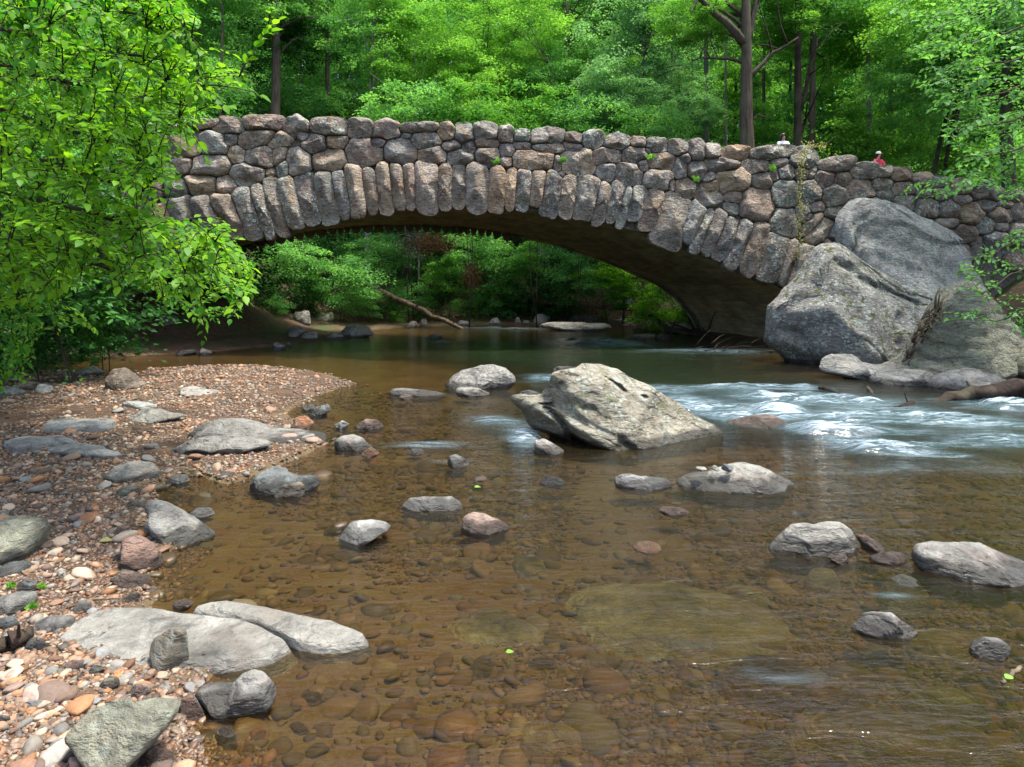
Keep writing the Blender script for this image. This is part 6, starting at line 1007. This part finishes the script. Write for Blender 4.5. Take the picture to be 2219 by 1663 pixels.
V, F, nv = leaves(P, D, Nn, L, L*.75); o = meshnp("leaves", V-ws[3], F, LEAF_PALE, smooth=False, attr={"tint": np.repeat(q.random(n), nv)}); o.parent = root
def tuft(name, base, n, L, label, mat=LEAF_YEL, cat="fern", drop=.3, w=.16):
    root = np.array(base); al = q.uniform(0, 6.28, n); P = np.repeat(root[None], n, 0); Vs, Fs, T = [], [], []
    for i in range(n):
        d = np.array([math.cos(al[i])*.6, -abs(math.sin(al[i]))*.5, 1.0+q.normal(0, .3)]); d /= np.linalg.norm(d); p = curve(root, root+d*L*q.uniform(.6, 1.1)-np.array([0, 0, drop*L*q.random()]), .2*L, 6, .02, q)
        m = 14; tt2 = np.linspace(.8, 5, m); PP = np.stack([np.interp(tt2, np.arange(6), p[:, u]) for u in range(3)], -1); TT = unit(np.gradient(PP, axis=0)); sd = unit(np.cross(TT, [0, -1, .3])); sg = np.where(np.arange(m) % 2, 1, -1)[:, None]; DD = unit(sd*sg+TT*.5); NN = unit(np.cross(DD, TT)); ll = L*w*np.linspace(1.2, .4, m)*1.6; V, F, nv = leaves(PP, DD, NN, ll, ll*.4); Vs.append(V); Fs.append(F+sum(len(v) for v in Vs[:-1])); T.append(np.full(len(V), q.random()))
    o = meshnp(name, np.concatenate(Vs), np.concatenate(Fs), mat, smooth=False, attr={"tint": np.concatenate(T)}, loc=tuple(root)); tag(o, label, cat); return o
for x, y, lb in [(1074, 362, "sparse yellowish fern in a joint below the crown of the bridge"), (1217, 358, "upright green fern in a wall joint right of the crown"), (1404, 352, "slim green fern high in the wall right of the middle"), (1503, 400, "bright green fern in a joint over the right arch stones"), (1666, 376, "small green fern in the wall under the woman in white")]:
    tuft("fern", wpt(*[float(v) for v in face(x, y)], .22), 9, .30, lb)
for x, y, lb in [(28, 1278, "small seedling beside the dark mottled rock"), (90, 1280, "tiny green seedling on the gravel right of the dark mottled rock"), (72, 1325, "small weed beside the smooth grey brown rock")]:
    a, b, c = hit(x, y); tuft("seedling", (a, b, c), 5, .07, lb, LEAF_YEL, "seedling", w=.3)
for x, y, sc, col, lb in [(1096, 1424, .05, LEAF_YEL, "single green leaf on the water near the bottom centre"), (1028, 1061, .07, LEAF_YEL, "single green leaf floating behind the oblong white stone"), (215, 1180, .10, LEAF_PALE, "whitish dry leaf curled on the gravel"), (245, 1172, .08, LEAF_PALE, "second whitish dry leaf, nearer the dark dome shaped rock"), (2178, 1478, .06, LEAF_YEL, "yellow green leaf by the stick at the right edge")]:
    a, b, c = hit(x, y); V, F, nv = leaves(np.array([[0, 0, 0.]]), unit(np.array([[1, .3, .05]])), unit(np.array([[0, -.2, 1.]])), np.array([sc]), np.array([sc*.75]), shape='full'); o = meshnp("fallen_leaf", V, F, col, attr={"tint": np.full(9, .9)}); o.location = (a, b, max(c, 0)+.02); tag(o, lb, "leaf")
n = 900; Y = 2.5*(18/2.5)**q.random(n); X = q.uniform(-.8, .05, n)*Y; m = inpoly(X, Y, BAR_POLY); X, Y = X[m], Y[m]; n = len(X); Z = height(X, Y)+.028; D = unit(np.stack([q.normal(size=n), q.normal(size=n), q.normal(0, .15, n)], -1)); Nn = unit(np.array([0, 0, 1])+.3*q.normal(size=(n, 3))); Nn = unit(Nn-D*(Nn*D).sum(1)[:, None]); L = q.uniform(.02, .055, n)
V, F, nv = leaves(np.stack([X, Y, Z], -1), D, Nn, L, L*.55); o = meshnp("leaf_litter", V, F, LEAF_DEAD, smooth=False, attr={"tint": np.repeat(q.random(n), nv)}); tag(o, "small dead leaves scattered over the gravel", "leaf litter", kind="stuff")
# ---------------------------------------------------------------- people
def skinned(name, J, E, mat, parent, sub_=2):
    me = bpy.data.meshes.new(name); me.from_pydata([j[:3] for j in J], E, []); o = bpy.data.objects.new(name, me); link(o); md = o.modifiers.new("skin", 'SKIN'); md.use_smooth_shade = True; sv = me.skin_vertices[0].data if me.skin_vertices else None
    if sv is None:
        import bmesh
        bm = bmesh.new(); bm.from_mesh(me); bm.verts.layers.skin.verify(); bm.to_mesh(me); bm.free(); sv = me.skin_vertices[0].data
    for i, j in enumerate(J): sv[i].radius = (j[3], j[4] if len(j) > 4 else j[3])
    sv[0].use_root = True; s = o.modifiers.new("sub", 'SUBSURF'); s.levels = s.render_levels = sub_; me.materials.append(mat); o.parent = parent; return o
def chain(J, E, start, pts):
    k = start
    for p in pts: J.append(p); E.append((k, len(J)-1)); k = len(J)-1
    return k
def hand(J, E, wrist, d, up, sd):
    d = unit(np.array(d, float)); up = unit(np.array(up, float)); sdv = unit(np.cross(d, up))*sd; w_ = np.array(J[wrist][:3]); pm = w_+d*.045; J.append((*pm, .030, .018)); E.append((wrist, len(J)-1)); palm = len(J)-1
    for i, L in enumerate([.060, .075, .080, .072]): b = pm+d*.03+sdv*(.030-.020*i); chain(J, E, palm, [(*(b), .009), (*(b+d*L*.55-up*.008), .008), (*(b+d*L-up*.028), .007)])
    b = w_+d*.025+sdv*.035; chain(J, E, palm, [(*b, .011), (*(b+d*.03+sdv*.015-up*.01), .009), (*(b+d*.055+sdv*.008-up*.02), .008)])
SKIN = plain("skin", (.42, .24, .17), .5); 
def person(x, y, z, H, armsL, armsR, shirt, trousers, haircol, label, hat=None, turn=0.0, lean=0.0):
    root = empty("person", (x, y, z)); root.rotation_euler = (0, 0, turn); root.scale = (H/1.70,)*3; tag(root, label, "person"); s = -lean
    J = [(0, 0, .95, .13, .10)]; E = []
    for sg in (-1, 1): chain(J, E, 0, [(.09*sg, 0, .86, .085), (.10*sg, -.01, .48, .055), (.10*sg, .02, .09, .038), (.10*sg, -.12, .03, .035, .025)])
    ch = chain(J, E, 0, [(0, s*.3, 1.12, .115, .085), (0, s*.7, 1.30, .13, .09), (0, s, 1.42, .10, .07)]); nk = chain(J, E, ch, [(0, s-.01, 1.49, .048), (0, s-.025, 1.56, .062, .07), (0, s-.02, 1.62, .072, .088), (0, s-.01, 1.68, .045, .055)])
    J.append((0, s-.105, 1.595, .012)); E.append((nk-1, len(J)-1)); T_ = []
    for sg, A in ((-1, armsL), (1, armsR)):
        sh = (.165*sg, s, 1.40, .052); el, wr = A; k = chain(J, E, ch, [sh, (*el, .040), (*wr, .027)]); d = np.array(wr)-np.array(el); hand(J, E, k, d, (0, 0, 1), -sg); T_.append((sh, el, wr))
    skinned("body", J, E, SKIN, root)
    J = [(0, s*.1, 1.0, .145, .115)]; E = []; ch = chain(J, E, 0, [(0, s*.3, 1.12, .14, .11), (0, s*.7, 1.30, .155, .11), (0, s, 1.41, .12, .085)]); chain(J, E, ch, [(0, s-.005, 1.475, .062)])
    for sh, el, wr in T_: chain(J, E, ch, [(sh[0], sh[1], sh[2], .072), (*el, .056), (*(np.array(el)*.35+np.array(wr)*.65), .046)])
    skinned("shirt", J, E, plain("shirt_cloth", shirt, .8), root)
    J = [(0, 0, .98, .15, .12)]; E = []
    for sg in (-1, 1): chain(J, E, 0, [(.09*sg, 0, .86, .10), (.10*sg, -.01, .48, .072), (.10*sg, .02, .12, .06)])
    skinned("trousers", J, E, plain("trouser_cloth", trousers, .8), root)
    V, F = ico(3); keepf = V.copy(); hv = V*np.array([.118, .118, .140])+np.array([0, s-.005, 1.625]); front = (V[:, 1] < -.25) & (V[:, 2] < .45) & (abs(V[:, 0]) < .72); hv[front, 1] += .10; low = V[:, 2] < -.3; hv[low & ~front, 2] -= .05; hv += .006*fbm(V*6, 3, 2)[:, None]*V
    o = meshnp("hair", hv, F, plain("hair_colour", haircol, .5)); o.parent = root
    if hat:
        a = np.linspace(0, 2*math.pi, 28, endpoint=False); rings = [(0.002, .105), (.055, .100), (.085, .070), (.100, .028), (.104, -.0), (.150, -.008)]; Vh = np.concatenate([np.stack([rr*np.cos(a), s-.01+(rr*1.12)*np.sin(a)-(.03 if rr > .12 else 0), 1.665+zz+0*a], -1) for rr, zz in rings])
        o = meshnp("cap", Vh, gridfaces(6, 28), plain("cap_cloth", hat, .8)); o.data.materials[0].use_backface_culling = False; o.parent = root
        i = np.arange(5)[:, None]*28; j = np.arange(28)[None]; bpy.data.objects.remove(o); F = np.stack([i+j, i+(j+1) % 28, i+28+(j+1) % 28, i+28+j], -1).reshape(-1, 4); o = meshnp("cap", Vh, F, plain("cap_cloth", hat, .8)); o.parent = root
    else:
        pr = []
        for sg in (-1, 1): a = np.linspace(0, 2*math.pi, 12, endpoint=False); Vg = np.concatenate([np.stack([sg*.034+.028*np.cos(a), s-.108+dy+abs(.028*np.cos(a)+sg*.034)*.35, 1.622+.021*np.sin(a)], -1) for dy in (0, .006)]+[[[sg*.034, s-.112, 1.622], [sg*.034, s-.100, 1.622]]]); j = np.arange(12); pr.append((Vg, np.stack([j, (j+1) % 12, 12+(j+1) % 12, 12+j], -1), np.concatenate([np.stack([j, np.full(12, 24), (j+1) % 12], -1), np.stack([12+j, 12+(j+1) % 12, np.full(12, 25)], -1)])))
        V, F = join(pr); o = meshnp("sunglasses", V, F, plain("dark_lens", (.01, .01, .01), .15)); o.parent = root
    return root
s1 = float(face(1697, 320)[0]); w1 = wpt(s1, 0, -1.0); Y1 = w1[1]; x1 = X_at(1697, Y1); zt1 = Z_at(293, Y1); zr1 = float(topz(s1))-.78
person(x1, Y1, zr1, zt1-zr1, ((-.23, -.12, 1.14), (-.16, -.36, 1.10)), ((.23, -.12, 1.14), (.16, -.36, 1.10)), (.80, .80, .80), (.05, .06, .10), (.03, .015, .012), "woman with a dark bob and sunglasses in a white shirt looking over the parapet", turn=.05)
s2 = float(face(1902, 340)[0]); w2 = wpt(s2, 0, -1.0); Y2 = w2[1]; x2 = X_at(1903, Y2); zt2 = Z_at(331, Y2); zr2 = float(topz(s2))-.78
person(x2, Y2, zr2, (zt2-zr2)*.985, ((-.30, -.16, 1.28), (-.20, -.22, 1.50)), ((.22, -.12, 1.15), (.10, -.34, 1.12)), (.75, .04, .10), (.05, .05, .06), (.02, .015, .012), "person in a pinkish red shirt and pale cap raising one arm behind the parapet", hat=(.62, .60, .52), turn=.3)
